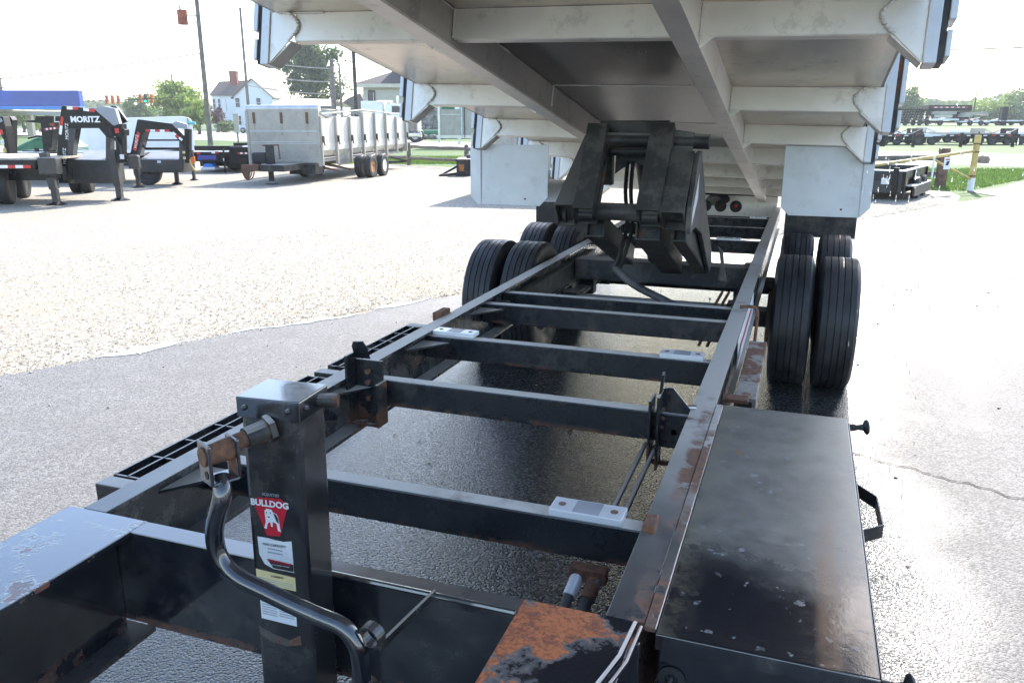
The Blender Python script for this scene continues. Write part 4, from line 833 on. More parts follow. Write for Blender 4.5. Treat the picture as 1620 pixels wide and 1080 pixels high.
# -- low black flatbed with a blue plate behind
t = thing('flatbed_trailer', 'low black dump trailer with a blue plate and red marker lights, rear view', 'trailer', G(26, -8.8)); D = 25
a, b = LZ(299, 231.5, D), LZ(376, 239, D); GB('side_board', D+.4, D+.5, a[0], b[0], b[1], a[1], M['bgblack'], t)
GB('side_board', D+4, D+4.1, a[0], b[0]+.5, b[1], a[1], M['bgblack'], t)
a, b = LZ(298, 241, D), LZ(352, 256, D); GB('chassis', D+.1, D+4., a[0], b[0], b[1], a[1], M['bgblack'], t, .02)
a, b = LZ(300, 254, D), LZ(391, 268, D); GB('undercarriage', D+.8, D+3.5, a[0], b[0], b[1]+.05, a[1], M['bgblack'], t)
a, b = LZ(358, 233, D), LZ(391, 262, D); GB('battery_box', D+.2, D+3, a[0], b[0], b[1], a[1], M['bgblack'], t, .02)
a, b = LZ(311, 246, D), LZ(341, 253, D); GB('blue_plate', D+.06, D+.09, a[0], b[0], b[1], a[1], M['bluelabel'], t)
tape(t, D+.09, (LZ(309, 243, D), LZ(315, 243, D)), 1, .06); tape(t, D+.09, (LZ(333, 241.5, D), LZ(344, 241.5, D)), 2, .06, 'white')
tape(t, D+.19, (LZ(373, 243, D), LZ(388, 243, D)), 4, .05)
a, b = LZ(353, 252, D), LZ(357, 277, D); GB('landing_leg', D, D+.1, a[0], b[0], .0, a[1]+.3, M['bgblack'], t, .01); GB('sticker', D-.01, D-.005, a[0], b[0], .37, .45, M['label'], t)
for l in (-9.0, -8.2, -7.6): tyre_at(G(D+1.6, l, .32), .32, .24, YV, t, hub='bggrey')
t = thing('blue_toolbox', 'small blue box lying on the gravel under the low black trailer', 'box', G(25.4, -9.1)); D = 25.2
plane_prism(MB(), [LZ(x, y, D) for x, y in ((321, 263), (323, 259), (334, 258), (339, 263), (341, 267), (319, 267))], D, 0, .35).build('box_shell', M['lightblue'], t, .02)
a, b = LZ(318, 264.5, D), LZ(341, 268.5, D); GB('box_tray', D-.05, D+.4, a[0], b[0], b[1], a[1], M['tapewhite'], t, .01)
# -- white enclosed trailer
t = thing('enclosed_trailer', 'long white enclosed trailer behind the black goosenecks', 'trailer', G(30, -16)); D = 29
a, b = LZ(122, 189, D), LZ(310, 250, D)
m = MB(); m.prism([(a[0], .5), (b[0], .5), (b[0], 1.55), (b[0]-.12, 1.66), (b[0]-.35, 1.70), (a[0], 1.60)], G(D, 0), YU, ZZ, YV*2.2-YU*1.2); m.build('body', M['white'], t, .03)
for k in range(9): GB('wall_seam', D-.006, D-.002, a[0]+.45*k+.3, a[0]+.45*k+.312, .55, 1.58, M['siding'], t)
GB('corner_trim', D-.012, D-.004, b[0]-.18, b[0]-.13, .55, 1.62, M['alubg'], t)
MB().tube([G(D-.03, b[0]-.15, 1.48), G(D-.03, b[0]+.12, 1.46)], .05, 8).build('turquoise_bracket', plain('turquoise_plastic', (.15, .5, .5), .4), t, smooth=True)
for l in (-14.5, -13.8): tyre_at(G(D+.2, l, .33), .33, .22, YV, t)
# -- blue fuel canopy
t = thing('fuel_canopy', 'blue fuel station canopy with a cream soffit behind the trailers', 'canopy', G(85, -52)); D = 80
a, b = LZ(-200, 143, D), LZ(127, 168, D); gbm = GB('fascia', D, D+.8, a[0], b[0], b[1], a[1], M['blue'], t, .03)
c_ = LZ(-200, 168.3, D), LZ(127.5, 173, D); GB('fascia_band', D-.05, D+.85, c_[0][0], c_[1][0]+.02, c_[1][1], c_[0][1], M['lightblue'], t)
GB('soffit', D+.3, D+13.5, a[0], b[0]-7., c_[1][1]-.12, c_[1][1]-.005, M['cream'], t)
c_ = LZ(-200, 183, D), LZ(125, 174, D); GB('soffit_front_beam', D+3, D+3.4, c_[0][0], c_[1][0]-1., 2.05, 2.38, M['cream'], t)
for px in (8, 44, -60): l_ = (px-810)*KX*(D+6); GB('column', D+6, D+6.5, l_-.3, l_+.3, 0, 2.4, M['cream'], t)
t = thing('site_sign', 'small blue sign board on a post under the canopy edge', 'sign', G(45, -27)); D = 42
a, b = LZ(8, 200, D), LZ(24, 214, D); GB('sign_board', D, D+.08, a[0], b[0], b[1], a[1], M['blue'], t); GB('post', D+.1, D+.2, (a[0]+b[0])/2-.05, (a[0]+b[0])/2+.05, 0, a[1], M['bggrey'], t)
a, b = LZ(12, 190, D), LZ(17, 196, D); GB('meter_box', D-.02, D+.1, a[0], b[0], b[1], a[1], M['bggrey'], t); l_, z_ = LZ(16, 207, D); GB('sign_line', D-.01, D-.004, l_-.19, l_+.19, z_-.03, z_+.03, M['tapewhite'], t)
t = thing('covered_boat', 'green sheeted hump behind the wood deck of the left gooseneck', 'tarpaulin', G(24, -14)); D = 24
plane_prism(MB(), [LZ(x, y, D) for x, y in ((14, 262), (14, 238), (30, 229), (48, 221), (60, 216.5), (72, 220), (92, 234), (94, 262))], D, 0, 1.8).build('cover', M['green'], t, .08)
MB().tube([G(D-.05, *LZ(46, 219, D)), G(D-.05, *LZ(60, 215.5, D)), G(D-.05, *LZ(68, 217, D))], .025, 8).build('ridge_pole', M['bgblack'], t)

# -- old aluminium dump trailer (oriented on its own axes)
FR = Vector((-11.88, 18.40, 0)); a_ = Vector((-.15, .9887, 0)); r_ = Vector((.9887, .15, 0)); WD = 2.02; LN = 6.9
def dxf(v): return FR+r_*v[0]+a_*v[1]+ZZ*v[2]      # x to the right of the right side, y back from the front
t = thing('dump_trailer', 'weathered aluminium dump trailer with white sides and one rusty orange wheel', 'trailer', FR+r_*(-1.1)); D2 = lambda: MB(dxf)
fw = D2(); fw.box((-WD, 0, .48), (0, .05, 1.88)); fw.build('front_wall', M['alubg'], t, .01)
q = D2(); q.tube([(-WD, .08, 1.86), (0, .08, 1.86)], .085, 14); q.build('wall_cap', M['aluflap'], t, smooth=True)
for z in (1.30, 1.27, 1.01, .97): D2().box((-WD+.07, -.014, z), (-.07, -.001, z+.013)).build('wall_rib', M['aluflap'], t)
D2().box((-WD+.05, -.03, .49), (-.05, -.002, .56)).build('wall_rib', M['alubg'], t, .01)
for x in (-WD+.22, -WD/2-.02, -.32):
    D2().box((x-.033, -.018, 1.48), (x+.033, -.001, 1.76)).build('bump_stop', M['rust'], t); D2().box((x-.02, -.0035, 1.18), (x+.02, -.001, 1.478)).build('rust_streak', plain('faint_rust_stain', (.36, .30, .21), .7), t)
for x in (-WD-.0, -.04): D2().box((x-.02, -.02, .40), (x+.05, .045, 1.80)).build('corner_post', M['alubg'], t, .005)
ys = [0.05+LN*k/7 for k in range(8)]
for k in range(7):
    hi = (1.60, 1.64, 1.66, 1.80, 1.74, 1.70, 1.62)[k]
    D2().box((-.055, ys[k]+.05, .98), (-.02, ys[k+1]-.05, hi)).build('side_board', M['aluside'], t, .004)
    q = D2(); q.prism([(0, .98), (.0, .80), (-.10, .66), (-.30, .58), (-.30, .98)], (-.01, ys[k]+.02, 0), (1, 0, 0), (0, 0, 1), (0, ys[k+1]-ys[k]-.04, 0)); q.build('side_skirt', M['aluside'], t, .01)
    D2().box((-WD+.02, ys[k]+.03, .6), (-WD+.05, ys[k+1]-.03, hi)).build('side_board', M['alubg'], t)
for k in range(8):
    D2().box((-.02, ys[k]-.04, .42 if k < 6 else .55), (.055, ys[k]+.04, 1.66+(.12 if 3 <= k <= 5 else 0))).build('side_stake', M['alubg'], t, .005)
    q = D2(); q.box((.056, ys[k]-.03, 1.0), (.10, ys[k]+.03, 1.17)); q.tube([(.08, ys[k], 1.15), (.09, ys[k]+.05, .93)], .018, 6); q.build('stake_latch', M['oldblack'], t)
q = D2(); q.box((-WD+.1, .1, .50), (-.1, LN, .56)); q.build('bed_floor', M['alubg'], t)
D2().box((-WD, LN, .55), (0, LN+.05, 1.55)).build('tailgate', M['alubg'], t, .01)
for k in range(5): q = D2(); q.tube(smooth_path([Vector((-WD+.03, .7+1.4*k, 1.62)), Vector((-WD*.75, .7+1.4*k, 1.80)), Vector((-WD*.5, .7+1.4*k, 1.86)), Vector((-WD*.25, .7+1.4*k, 1.80)), Vector((-.04, .7+1.4*k, 1.62))], 3), .02, 6); q.build('tarp_bow', M['alubg'], t, smooth=True)
q = D2(); q.tube([(-.05, .3, 1.72), (-.08, 3.3, 1.86), (-.05, LN, 1.74)], .022, 6); q.tube([(-WD/2, .2, 1.87), (-WD/2, LN, 1.84)], .02, 6); q.build('tarp_rail', M['alubg'], t, smooth=True)
q = D2(); q.box((-1.55, .1, .36), (-1.40, 3.5, .50)); q.box((-.85, .1, .36), (-.70, LN-.4, .50)); q.bar((-.93, -1.2, .42), (-.3, .3, .42), .12, .14); q.bar((-.98, -1.2, .42), (-1.8, .3, .42), .12, .14); q.build('chassis', M['oldblack'], t, .01)
D2().box((-.85, -.12, .20), (-.12, .35, .46)).build('pump_box', M['oldblack'], t, .01); DJ = lambda: MB(lambda v: dxf((v[0]+.52, v[1], v[2])))
DJ().box((-1.55, -1.35, .34), (-.9, -.25, .50)).build('tongue_plate', M['oldblack'], t, .01)
q = DJ(); q.box((-1.50, -1.02, .08), (-1.40, -.92, .42)); q.box((-1.56, -1.08, .01), (-1.34, -.86, .03)); q.build('jack_leg', M['oldblack'], t)
DJ().box((-1.52, -1.05, .50), (-1.36, -.88, .98)).build('jack_body', M['oldblack'], t, .01); DJ().tube([(-1.62, -.97, .95), (-1.2, -.97, .97), (-1.18, -.97, .62)], .02, 8).build('jack_crank', M['rust'], t)
DJ().box((-1.95, -1.0, .52), (-1.56, -.72, .78)).build('battery_cover', M['ring'], t, .05)
for k in range(7): q = DJ(); q.tube(smooth_path([Vector((-1.7-.05*k, -1.3, .48)), Vector((-1.75-.05*k, -1.35, .2+.03*k)), Vector((-1.9, -1.38, .14)), Vector((-2.0+.03*k, -1.35, .3)), Vector((-1.85, -1.3, .5))], 3), .015, 5); q.build('safety_chain', M['rust'], t)
DJ().box((-2.05, -1.34, .36), (-1.6, -1.2, .50)).build('coupler', M['rust'], t, .01)
for (y, hubm) in ((4.15-.35, 'orange'), (5.0-.35, 'white')):
    k = tyre_at(dxf((.02, y-1.3, .32)), .32, .20, r_, t, hub=hubm if hubm == 'white' else 'rustw') if False else None
M['rustw'] = plain('rusty_orange_rim', (.38, .14, .03), .7, var=.3, scale=12)
W1, W2 = Vector((-11.54, 20.36, .315)), Vector((-11.60, 21.15, .315))
tyre_at(W1, .315, .20, r_, t, hub='rustw'); tyre_at(W2, .315, .20, r_, t, hub='white')
for w in (W1, W2): tyre_at(w-r_*.28, .315, .2, r_, t, hub='bggrey'); tyre_at(w-r_*2.0, .315, .2, r_, t, hub='bggrey')
D2().prism([(1.45, .95), (1.45, .35), (2.1, .35), (2.3, .55), (2.3, .95)], (-.14, 0, 0), (0, 1, 0), (0, 0, 1), (.02, 0, 0)).build('wheel_splash_panel', M['alubg'], t)
for y in (.4, 1.2): q = D2(); q.bar((-.6, y-.4, .46), (.08, y+.5, .24), .10, .04); q.bar((-.5, y+.3, .40), (.08, y+.5, .24), .06, .04); q.build('rusty_step', M['rust'], t)
q = D2(); q.bar((-.3, LN-2, .5), (.25, LN-.6, .25), .05, .05); q.bar((-.3, LN-1.6, .25), (.25, LN-.6, .25), .05, .05); q.bar((-.6, LN-2, .22), (.2, LN-.6, .23), .05, .05); q.build('under_ride_bar', M['oldblack'], t)
# -- another aluminium trailer almost hidden by the flap and hoist
t = thing('dump_trailer', 'aluminium trailer mostly hidden behind the hanging left mud flap', 'trailer', (-5.4, 17.5, 0))
def hx(v): return Vector((-6.45, 16.05, 0))+Vector((.995, .1, 0))*v[0]+Vector((-.1, .995, 0))*v[1]+ZZ*v[2]
H2 = lambda: MB(hx)
H2().box((0, 0, .62), (2.2, .05, 1.88)).build('front_wall', M['alubg'], t, .01); H2().box((0, .055, .62), (.05, 6, 1.88)).build('side_wall', M['alubg'], t); H2().box((2.15, .055, .62), (2.2, 6, 1.88)).build('side_wall', M['alubg'], t)
for x in (.02, .7, 1.4, 2.1): H2().box((x, -.05, .55), (x+.09, -.002, 1.88)).build('wall_post', M['alubg'], t, .01)
H2().box((.05, .1, .62), (2.15, 6, .68)).build('bed_floor', M['alubg'], t); H2().box((.6, -1.3, .4), (.75, 6, .55)).build('chassis', M['oldblack'], t); H2().box((1.45, -.9, .4), (1.6, 6, .55)).build('chassis', M['oldblack'], t)
for y in (3.2, 4.1):
    for x in (.12, 2.08): tyre_at(hx((x, y, .36)), .36, .24, (.995, .1, 0), t)
H2().box((1.02, -1.2, .0), (1.12, -1.1, .7)).build('landing_leg', M['oldblack'], t); H2().tube([(1.9, -.02, .55), (1.92, -.05, .3), (2.0, -.05, .22)], .02, 6).build('hanging_hose', M['hose'], t)
# -- aluminium box body raised on short legs across the road
t = thing('aluminium_body', 'aluminium body section with a green strip standing on short legs by the road', 'trailer body', G(47, -4)); D = 47
def P2(name, x0, y0, x1, y1, d0, d1, mat): a, b = LZ(x0, y0, D), LZ(x1, y1, D); return GB(name, D+d0, D+d1, a[0], b[0], b[1], a[1], M[mat], t)
P2('side_wall', 693, 165, 772, 219, 0, .06, 'alubg'); P2('floor_beam', 691, 214, 772, 219, -.04, -.002, 'alu'); P2('corner_post', 692, 163, 697, 225, -.06, -.045, 'alu'); P2('upright', 729, 165, 732, 218, -.05, -.003, 'aluflap'); P2('upright', 734, 165, 736, 218, -.05, -.003, 'oldblack')
P2('short_leg', 724, 219, 729, 229, .0, .1, 'alu'); P2('short_leg', 693, 219, 697, 226, .0, .1, 'alu'); P2('short_leg', 760, 219, 764, 228, .0, .1, 'alu'); P2('wall_rib', 698, 180.5, 728, 182, -.02, -.003, 'aluflap')
P2('green_strip', 699, 167, 719, 173, -.02, -.003, 'leafgreen' if 'leafgreen' in M else 'green'); P2('white_strip', 719.5, 167, 727, 173, -.02, -.003, 'tapewhite'); P2('end_wall', 693, 165, 696, 219, .07, 2., 'alubg')
# -- rusty black implement with a tongue
t = thing('small_trailer', 'small rusty black trailer with an A-frame tongue beside the left flap', 'trailer', G(23.7, -1.7)); D = 23.6
P2('frame_box', 722, 252, 748, 279, 0, 1.4, 'oldblack'); a, b = LZ(726, 260, D), LZ(734, 271, D); GB('rust_patch', D-.006, D-.002, a[0], b[0], b[1], a[1], M['rustw'], t)
m = MB(); m.bar(G(D-.1, *LZ(695, 278, D)), G(D+.1, *LZ(723, 275, D)), .07, .07); m.bar(G(D-.1, *LZ(697, 277, D)), G(D+.6, *LZ(722, 264, D)), .06, .06); m.build('tongue', M['oldblack'], t)
P2('tongue_jack', 721, 276, 723, 286, -.1, -.05, 'oldblack'); P2('top_lip', 720, 252, 748, 255, -.04, -.005, 'oldblack')
tyre_at(G(D+.8, -1.25, .3), .3, .2, YU, t, hub='bggrey')

# -- split rail fence across the back of the lot
t = thing('split_rail_fence', 'grey weathered split rail fence along the far side of the gravel', 'fence', G(29.5, -3.7)); 
fp = [(40.5, -12.2), (35, -8.0), (29.6, -3.72), (27.1, -1.5), (24.6, .6)]
def rough(p, q, w, h, mat, parent, name):
    n = 7; P = [Vector(p).lerp(Vector(q), k/n)+Vector((0, 0, random.uniform(-.012, .012))) for k in range(n+1)]
    return MB().tube(P, [w*random.uniform(.85, 1.15) for _ in P], 7).build(name, M[mat], parent, smooth=True)
for (Dd, l) in fp:
    p = MB().tube([G(Dd, l, -.02), G(Dd, l, .5), G(Dd, l, .76), G(Dd, l, .80)], [.085, .08, .075, .03], 9).build('fence_post', M['fencewood'], t, smooth=True)
for (a, b) in zip(fp[:-1], fp[1:]):
    for z in (.66, .26): rough(G(a[0], a[1], z), G(b[0], b[1], z+random.uniform(-.03, .03)), .055, .1, 'fencewood', t, 'fence_rail')
t = thing('wooden_fence', 'brown timber fence with a square post behind the yellow gate', 'fence', G(20.8, 11))
M['brownwood'] = plain('red_brown_timber', (.17, .10, .075), .85, var=.25, scale=12)
GB('fence_post', 19.5, 19.68, 10.22, 10.42, 0, .92, M['brownwood'], t, .01)
for (z, dz) in ((.66, .13), (.28, .12)): MB().bar(G(20.2, 6.2, z-.02), G(19.7, 10.25, z+.03), .05, dz).build('fence_rail', M['fencewood'], t, .008)
GB('fence_post', 20.3, 20.45, 6.9, 7.05, 0, .95, M['fencewood'], t, .01)
# -- yellow swing gate
t = thing('swing_gate', 'faded yellow pipe gate with a diagonal brace and a small white notice', 'gate', G(18.5, 10.2))
D = 18.5; lb, zb_ = LZ(1534, 305, D); lt, zt = LZ(1543, 214, D)
po = MB().tube([G(D, lb, 0), G(D, lb, 1.24)], .068, 18).build('gate_post', M['yellow'], t, smooth=True)
for z in (1.04, .86, .33): MB().tube([G(D, lb, z), G(D, lb, z+.03)], .074, 18).build('post_band', M['rust'], po, smooth=True)
MB().tube([G(D, lb, .02), G(D, lb, .30)], .072, 18).build('white_reflector_wrap', M['tapewhite'], po, smooth=True)
MB().tube([G(D, lb, .90), G(D-1.6, lb-3.4, .60)], .035, 12).build('gate_arm', M['yellow'], t, smooth=True)
MB().tube([G(D, lb, .26), G(D-.6, lb-1.0, .62), G(D-.75, lb-1.3, .74)], .026, 10).build('gate_brace', M['yellow'], t, smooth=True)
MB().tube([G(D-.75, lb-1.3, .35), G(D-.75, lb-1.3, .83)], .022, 10).build('notice_post', M['tapewhite'], t, smooth=True)
nb = MB().obox(G(D-.70, lb-.98, .66), YU*.07, YV*.004, ZZ*.13).build('notice', M['tapewhite'], t)
MB().obox(G(D-.706, lb-.98, .74), YU*.045, YV*.001, ZZ*.012).build('notice_print', M['red'], nb); MB().obox(G(D-.706, lb-.975, .66), YU*.03, YV*.001, (YU*.3+ZZ)*.045).build('notice_print', M['ink'], nb)
# -- small black dump trailer by the right flap
t = thing('dump_trailer', 'small black open dump trailer dripping wet beside the right mud flap', 'trailer', G(17, 7.9))
PC = G(16.1, 7.75); fwd = (G(18.2, 9.25)-PC).normalized(); lat = Vector((-fwd.y, fwd.x, 0))    # corner nearest the camera
def bxf(v): return PC+fwd*v[0]+lat*v[1]+ZZ*v[2]
B2 = lambda: MB(bxf)
for nm, lo, hi in (('side_board', (0, 0, .16), (2.55, .03, .58)), ('side_board', (0, 2.0, .16), (2.55, 2.03, .58)), ('end_board', (0, .031, .16), (.03, 1.999, .58)), ('end_board', (2.52, .031, .16), (2.55, 1.999, .58))): B2().box(lo, hi).build(nm, M['bgblack'] if nm[0] == 's' else M['bggrey'], t, .006)
B2().box((.03, .03, .17), (2.52, 2.0, .20)).build('bed_floor', M['bgblack'], t)
q = B2(); q.box((-.01, -.02, .582), (2.56, .05, .61)); q.box((-.01, 1.98, .582), (2.56, 2.05, .61)); q.box((-.01, .051, .582), (.05, 1.979, .61)); q.box((2.5, .051, .582), (2.56, 1.979, .61)); q.build('top_rail', M['tapewhite'], t, .006)
B2().box((.4, -.16, .27), (2.3, -.002, .30)).build('fender', M['tapewhite'], t, .01); B2().box((.4, -.16, .08), (2.3, -.12, .268)).build('fender_skirt', M['bggrey'], t)
for x in (.0, 1.0, 2.48): B2().box((x, -.035, .06), (x+.07, -.001, .58)).build('side_post', M['bgblack'], t, .005)
B2().box((-.05, .10, .10), (-.002, .20, .66)).build('gate_latch_post', M['bgblack'], t); B2().box((-.056, .25, .33), (-.051, .40, .45)).build('sticker', M['label'], t); B2().box((.10, -.045, .30), (.14, -.037, .46)).build('sticker', M['yellow'], t)
for x in (1.0, 1.7):
    for y in (-.08, 2.1): tyre_at(bxf((x, y, .22)), .22, .14, lat, t, hub='bggrey', n=20)
B2().box((-.04, .25, .40), (-.002, 1.8, .56)).build('front_opening', M['ink'], t)
# -- boulder
t = thing('boulder', 'tan boulder lying in the grass verge right of the yellow gate', 'boulder', G(31.5, 18.4)); bmv = MB(); bmv.sphere(G(31, 17.8, .1), .27, 14, 9, (1, .8, .68)); 
bmv.v = [v+Vector((random.uniform(-.025, .025),)*3) for v in bmv.v]; bmv.build('stone_body', M['rock'], t, smooth=True)
t = thing('grey_rock', 'small grey rock on the verge behind the road gap', 'rock', G(60, -9)); 

# -- utility poles, transformer, wires, signals
def pole(D, L, h, r, label, mat='polewood', arms=()):
    t = thing('utility_pole', label, 'utility pole', G(D, L), 'utility poles'); MB().tube([G(D, L, -.1), G(D, L, h*.5), G(D, L, h)], [r, r*.85, r*.7], 14).build('pole', M[mat], t, smooth=True)
    for z in arms: MB().bar(G(D, L-1.1, z), G(D, L+1.1, z), .09, .11).build('crossarm', M['polewood'], t)
    return t
p1 = pole(53, -19.4, 10.5, .17, 'tall grey wooden utility pole carrying the rust red transformer')
tr_ = MB().tube([G(52.8, -20.3, 7.25), G(52.8, -20.3, 8.1)], .30, 20).build('transformer', M['rustorange'], p1, smooth=True)
MB().tube([G(52.8, -20.4, 8.1), G(52.8, -20.4, 8.35)], .05, 8).build('bushing', M['bggrey'], tr_, smooth=True); MB().bar(G(52.9, -20.1, 7.8), G(53, -19.4, 7.8), .06, .06).build('bracket', M['bggrey'], p1); MB().bar(G(52.9, -20.1, 7.4), G(53, -19.4, 7.4), .06, .06).build('bracket', M['bggrey'], p1)
pole(85, -26.9, 12.3, .17, 'thin dark utility pole in front of the white house gable'); pole(90, -54.9, 10., .2, 'leaning utility pole above the left end of the blue canopy')
pole(80, -17.1, 7.2, .28, 'short thick pale pole in front of the dark oak tree'); pole(84, -17.2, 7.0, .14, 'short thin pole with insulators just right of the pale pole')
pole(62, -11.6, 13, .16, 'slim dark metal pole between the oak and the beige building', 'oldblack'); pole(150, -60.7, 9.5, .2, 'far pole above the light green tree'); pole(145, 80.5, 10, .12, 'thin far pole above the right hand trailer rows', 'oldblack')
def wire(a, b, sag, r, label, mat='ring'):
    a, b = Vector(a), Vector(b); P = [a.lerp(b, k/24)-ZZ*sag*4*(k/24)*(1-k/24) for k in range(25)]
    o = MB().tube(P, r*2.1, 5).build('power_line', M[mat], None, smooth=True); return tag(o, label, 'power line', 'overhead wires')
P1 = lambda z: G(53, -19.4, z)
wire(P1(8.6), G(75, -75, 7.4), .6, .014, 'overhead wire leaving the transformer pole to the left, the highest one')
wire(P1(5.6), G(60, -52, 3.7), .5, .016, 'overhead wire slanting down from the transformer pole to the blue canopy'); wire(P1(5.3), G(58, -50, 3.0), .6, .013, 'overhead wire just below the one slanting to the canopy')
wire(P1(5.55), G(85, -26.9, 7.6), .3, .016, 'overhead wire between the transformer pole and the thin dark pole')
wire(G(85, -26.9, 7.6), G(80, -17.1, 6.3), .2, .022, 'overhead wire in front of the oak, topmost at the short pale pole', 'alubg'); wire(G(85, -26.9, 6.3), G(80, -17.1, 5.1), .25, .022, 'overhead wire in front of the oak, second from the top', 'alubg'); wire(G(85, -26.9, 5.0), G(80, -17.1, 4.), .2, .02, 'overhead wire in front of the oak, lowest of the three', 'alubg')
wire(G(80, -17.1, 6.3), G(60, 3, 6.0), .3, .016, 'overhead wire from the short pale pole past the beige roof', 'alubg')
wire(G(100, -78, 3.9), G(100, -40, 4.2), .4, .02, 'signal span wire holding the traffic lights')
wire(G(60, 26, 6.4), G(44, 33, 5.6), .2, .022, 'thick overhead cable to the right of the raised bed, upper of the pair'); wire(G(60, 26, 6.15), G(44, 33, 5.4), .25, .016, 'thick overhead cable to the right of the raised bed, lower of the pair')
wire(G(60, 26, 7.9), G(44, 33, 6.8), .2, .008, 'fine overhead wire high on the right')
for (px, lab, lit) in ((172, 'orange traffic signal head, leftmost of the left three', 0), (181, 'orange traffic signal head, middle of the left three', 0), (190, 'orange traffic signal head, rightmost of the left three', 0),
                       (225, 'orange traffic signal head, left one in front of the light tree', 0), (233, 'dark backed traffic signal head showing a green light', 1), (243, 'orange traffic signal head, nearest to the light green tree', 0)):
    D = 100; l_ = (px-810)*KX*D; t = thing('traffic_signal', lab, 'traffic light', G(D, l_, 3.6), 'traffic lights on the span wire'); z1 = 4.45 if px < 200 else 4.6
    GB('housing', D, D+.25, l_-.16, l_+.16, z1-1.0, z1, M['orange'] if not lit else M['bggrey'], t, .03)
    for k in range(3):
        MB().lathe([(0, .0), (.11, 0), (.12, .12), (.13, .12), (.13, 0)], G(D, l_, z1-.17-.33*k), -YV, 14).build('visor', M['orange'] if not lit else M['ink'], t)
        if lit and k == 2: MB().lathe([(0, .03), (.10, .01), (.1, 0)], G(D, l_, z1-.17-.66), -YV, 14).build('green_lens', M['golight'], t)
    MB().tube([G(D, l_, z1), G(D, l_, z1+.35)], .03, 6).build('hanger', M['bggrey'], t)
t = thing('road_sign', 'blank grey road sign seen from behind beside the grey trailer', 'sign', G(55, -18)); D = 53
a, b = LZ(368, 180, D), LZ(379, 210, D); GB('sign_panel', D, D+.05, a[0], b[0], b[1], a[1], M['alubg'], t); GB('sign_post', D+.06, D+.11, b[0]-.2, b[0]-.12, 0, b[1]+.5, M['bggrey'], t)

# -- buildings
def window(parent, D, l0, l1, z0, z1, fr='siding'):
    w = GB('window', D-.08, D-.02, l0-.08, l1+.08, z0-.08, z1+.08, M[fr], parent); GB('pane', D-.10, D-.081, l0, l1, z0, (z0+z1)/2-.03, M['glass'], w); GB('pane', D-.10, D-.081, l0, l1, (z0+z1)/2+.03, z1, M['glass'], w)
D = 140; t = thing('white_house', 'white clapboard house with a brick chimney across the road', 'house', G(D, -45))
g0, g1 = (372-810)*KX*D, (433-810)*KX*D; gm_ = (g0+g1)/2
zE, zR = 1.56+(190-152)*D/1361, 1.56+(190-124)*D/1361
w0 = (331-810)*KX*D
MB().prism([(g0, 0), (g1, 0), (g1, zE), (gm_, zR-.25), (g0, zE)], G(D, 0), YU, ZZ, YV*9).build('gable_wing', M['siding'], t)
MB().prism([(w0, 0), (g0, 0), (g0, zE+.2), (w0, zE+.2)], G(D+2, 0), YU, ZZ, YV*6).build('side_wing', M['siding'], t)
for s_ in (-1, 1):
    e = g0-.35 if s_ < 0 else g1+.35
    MB().add([G(D-.4, gm_, zR), G(D-.4, e, zE-.25), G(D+9.3, e, zE-.25), G(D+9.3, gm_, zR), G(D-.4, gm_, zR-.18), G(D-.4, e, zE-.43), G(D+9.3, e, zE-.43), G(D+9.3, gm_, zR-.18)], [(0, 1, 2, 3), (4, 7, 6, 5), (0, 4, 5, 1), (1, 5, 6, 2), (2, 6, 7, 3), (3, 7, 4, 0)]).build('roof', M['roofbrown'], t)
MB().add([G(D+1.6, w0-.4, zE+.1), G(D+1.6, g0+2, zE+.1), G(D+5, g0+3.3, zR+.0), G(D+5, w0+.5, zR-.3), G(D+8.5, w0-.4, zE+.1), G(D+8.5, g0+2, zE+.1)], [(0, 1, 2, 3), (3, 2, 5, 4), (0, 3, 4), (0, 4, 5, 1)]).build('roof', M['roofbrown'], t)
c0, c1 = (356-810)*KX*D, (368-810)*KX*D; zc = 1.56+(190-111)*D/1361
ch = GB('chimney', D+3.8, D+4.9, c0, c1, zR-1.6, zc-.2, M['brick'], t); GB('chimney_cap', D+3.7, D+5., c0-.08, c1+.08, zc-.19, zc, M['brick'], ch)
for px, wd in ((378, 6.5), (411, 6)):
    for zc_ in ((162, 1), (190, 1)): l0 = (px-wd/2-810)*KX*D; window(t, D, l0, l0+wd*KX*D, 1.56+(190-zc_[0]-7)*D/1361, 1.56+(190-zc_[0]+7)*D/1361)
for px in (341, 349):
    for y in (163, 189): l0 = (px-1.7-810)*KX*(D+2); window(t, D+2, l0, l0+.38, 1.56+(190-y-7)*D/1361, 1.56+(190-y+7)*D/1361)
MB().tube([G(D-.1, (360-810)*KX*D, 3), G(D-.1, (360-810)*KX*D, 5)], .06, 6).build('downpipe', M['alubg'], t)
D = 95; t = thing('low_shed', 'long low white roofed building between the house and the oak', 'building', G(D, -25))
l0, l1 = (428-810)*KX*D, (528-810)*KX*D; GB('wall', D, D+10, l0, l1, 0, 3.1, M['siding'], t); MB().add([G(D-.4, l0, 3.15), G(D-.4, l1+.3, 3.0), G(D+6, l1-1, 4.0), G(D+6, l0, 4.2), G(D+12, l0, 3.1), G(D+12, l1, 3.1)], [(0, 1, 2, 3), (3, 2, 5, 4)]).build('roof', M['cream'], t)
GB('fascia_trim', D-.45, D-.38, l0, l1+.3, 2.85, 3.12, M['red'] if False else M['roofbrown'], t)
D = 130; t = thing('dark_roof_house', 'low house with a grey brown roof behind the slim dark pole', 'house', G(D, -26)); l0, l1 = (528-810)*KX*D, (582-810)*KX*D
GB('wall', D, D+8, l0, l1, 0, 3., M['stone'], t); MB().prism([(l0-.4, 2.9), (l1+.4, 2.9), (l1-1, 5.6), (l0+2.5, 4.9)], G(D-.5, 0), YU, ZZ, YV*9).build('roof', M['roofbrown'], t)
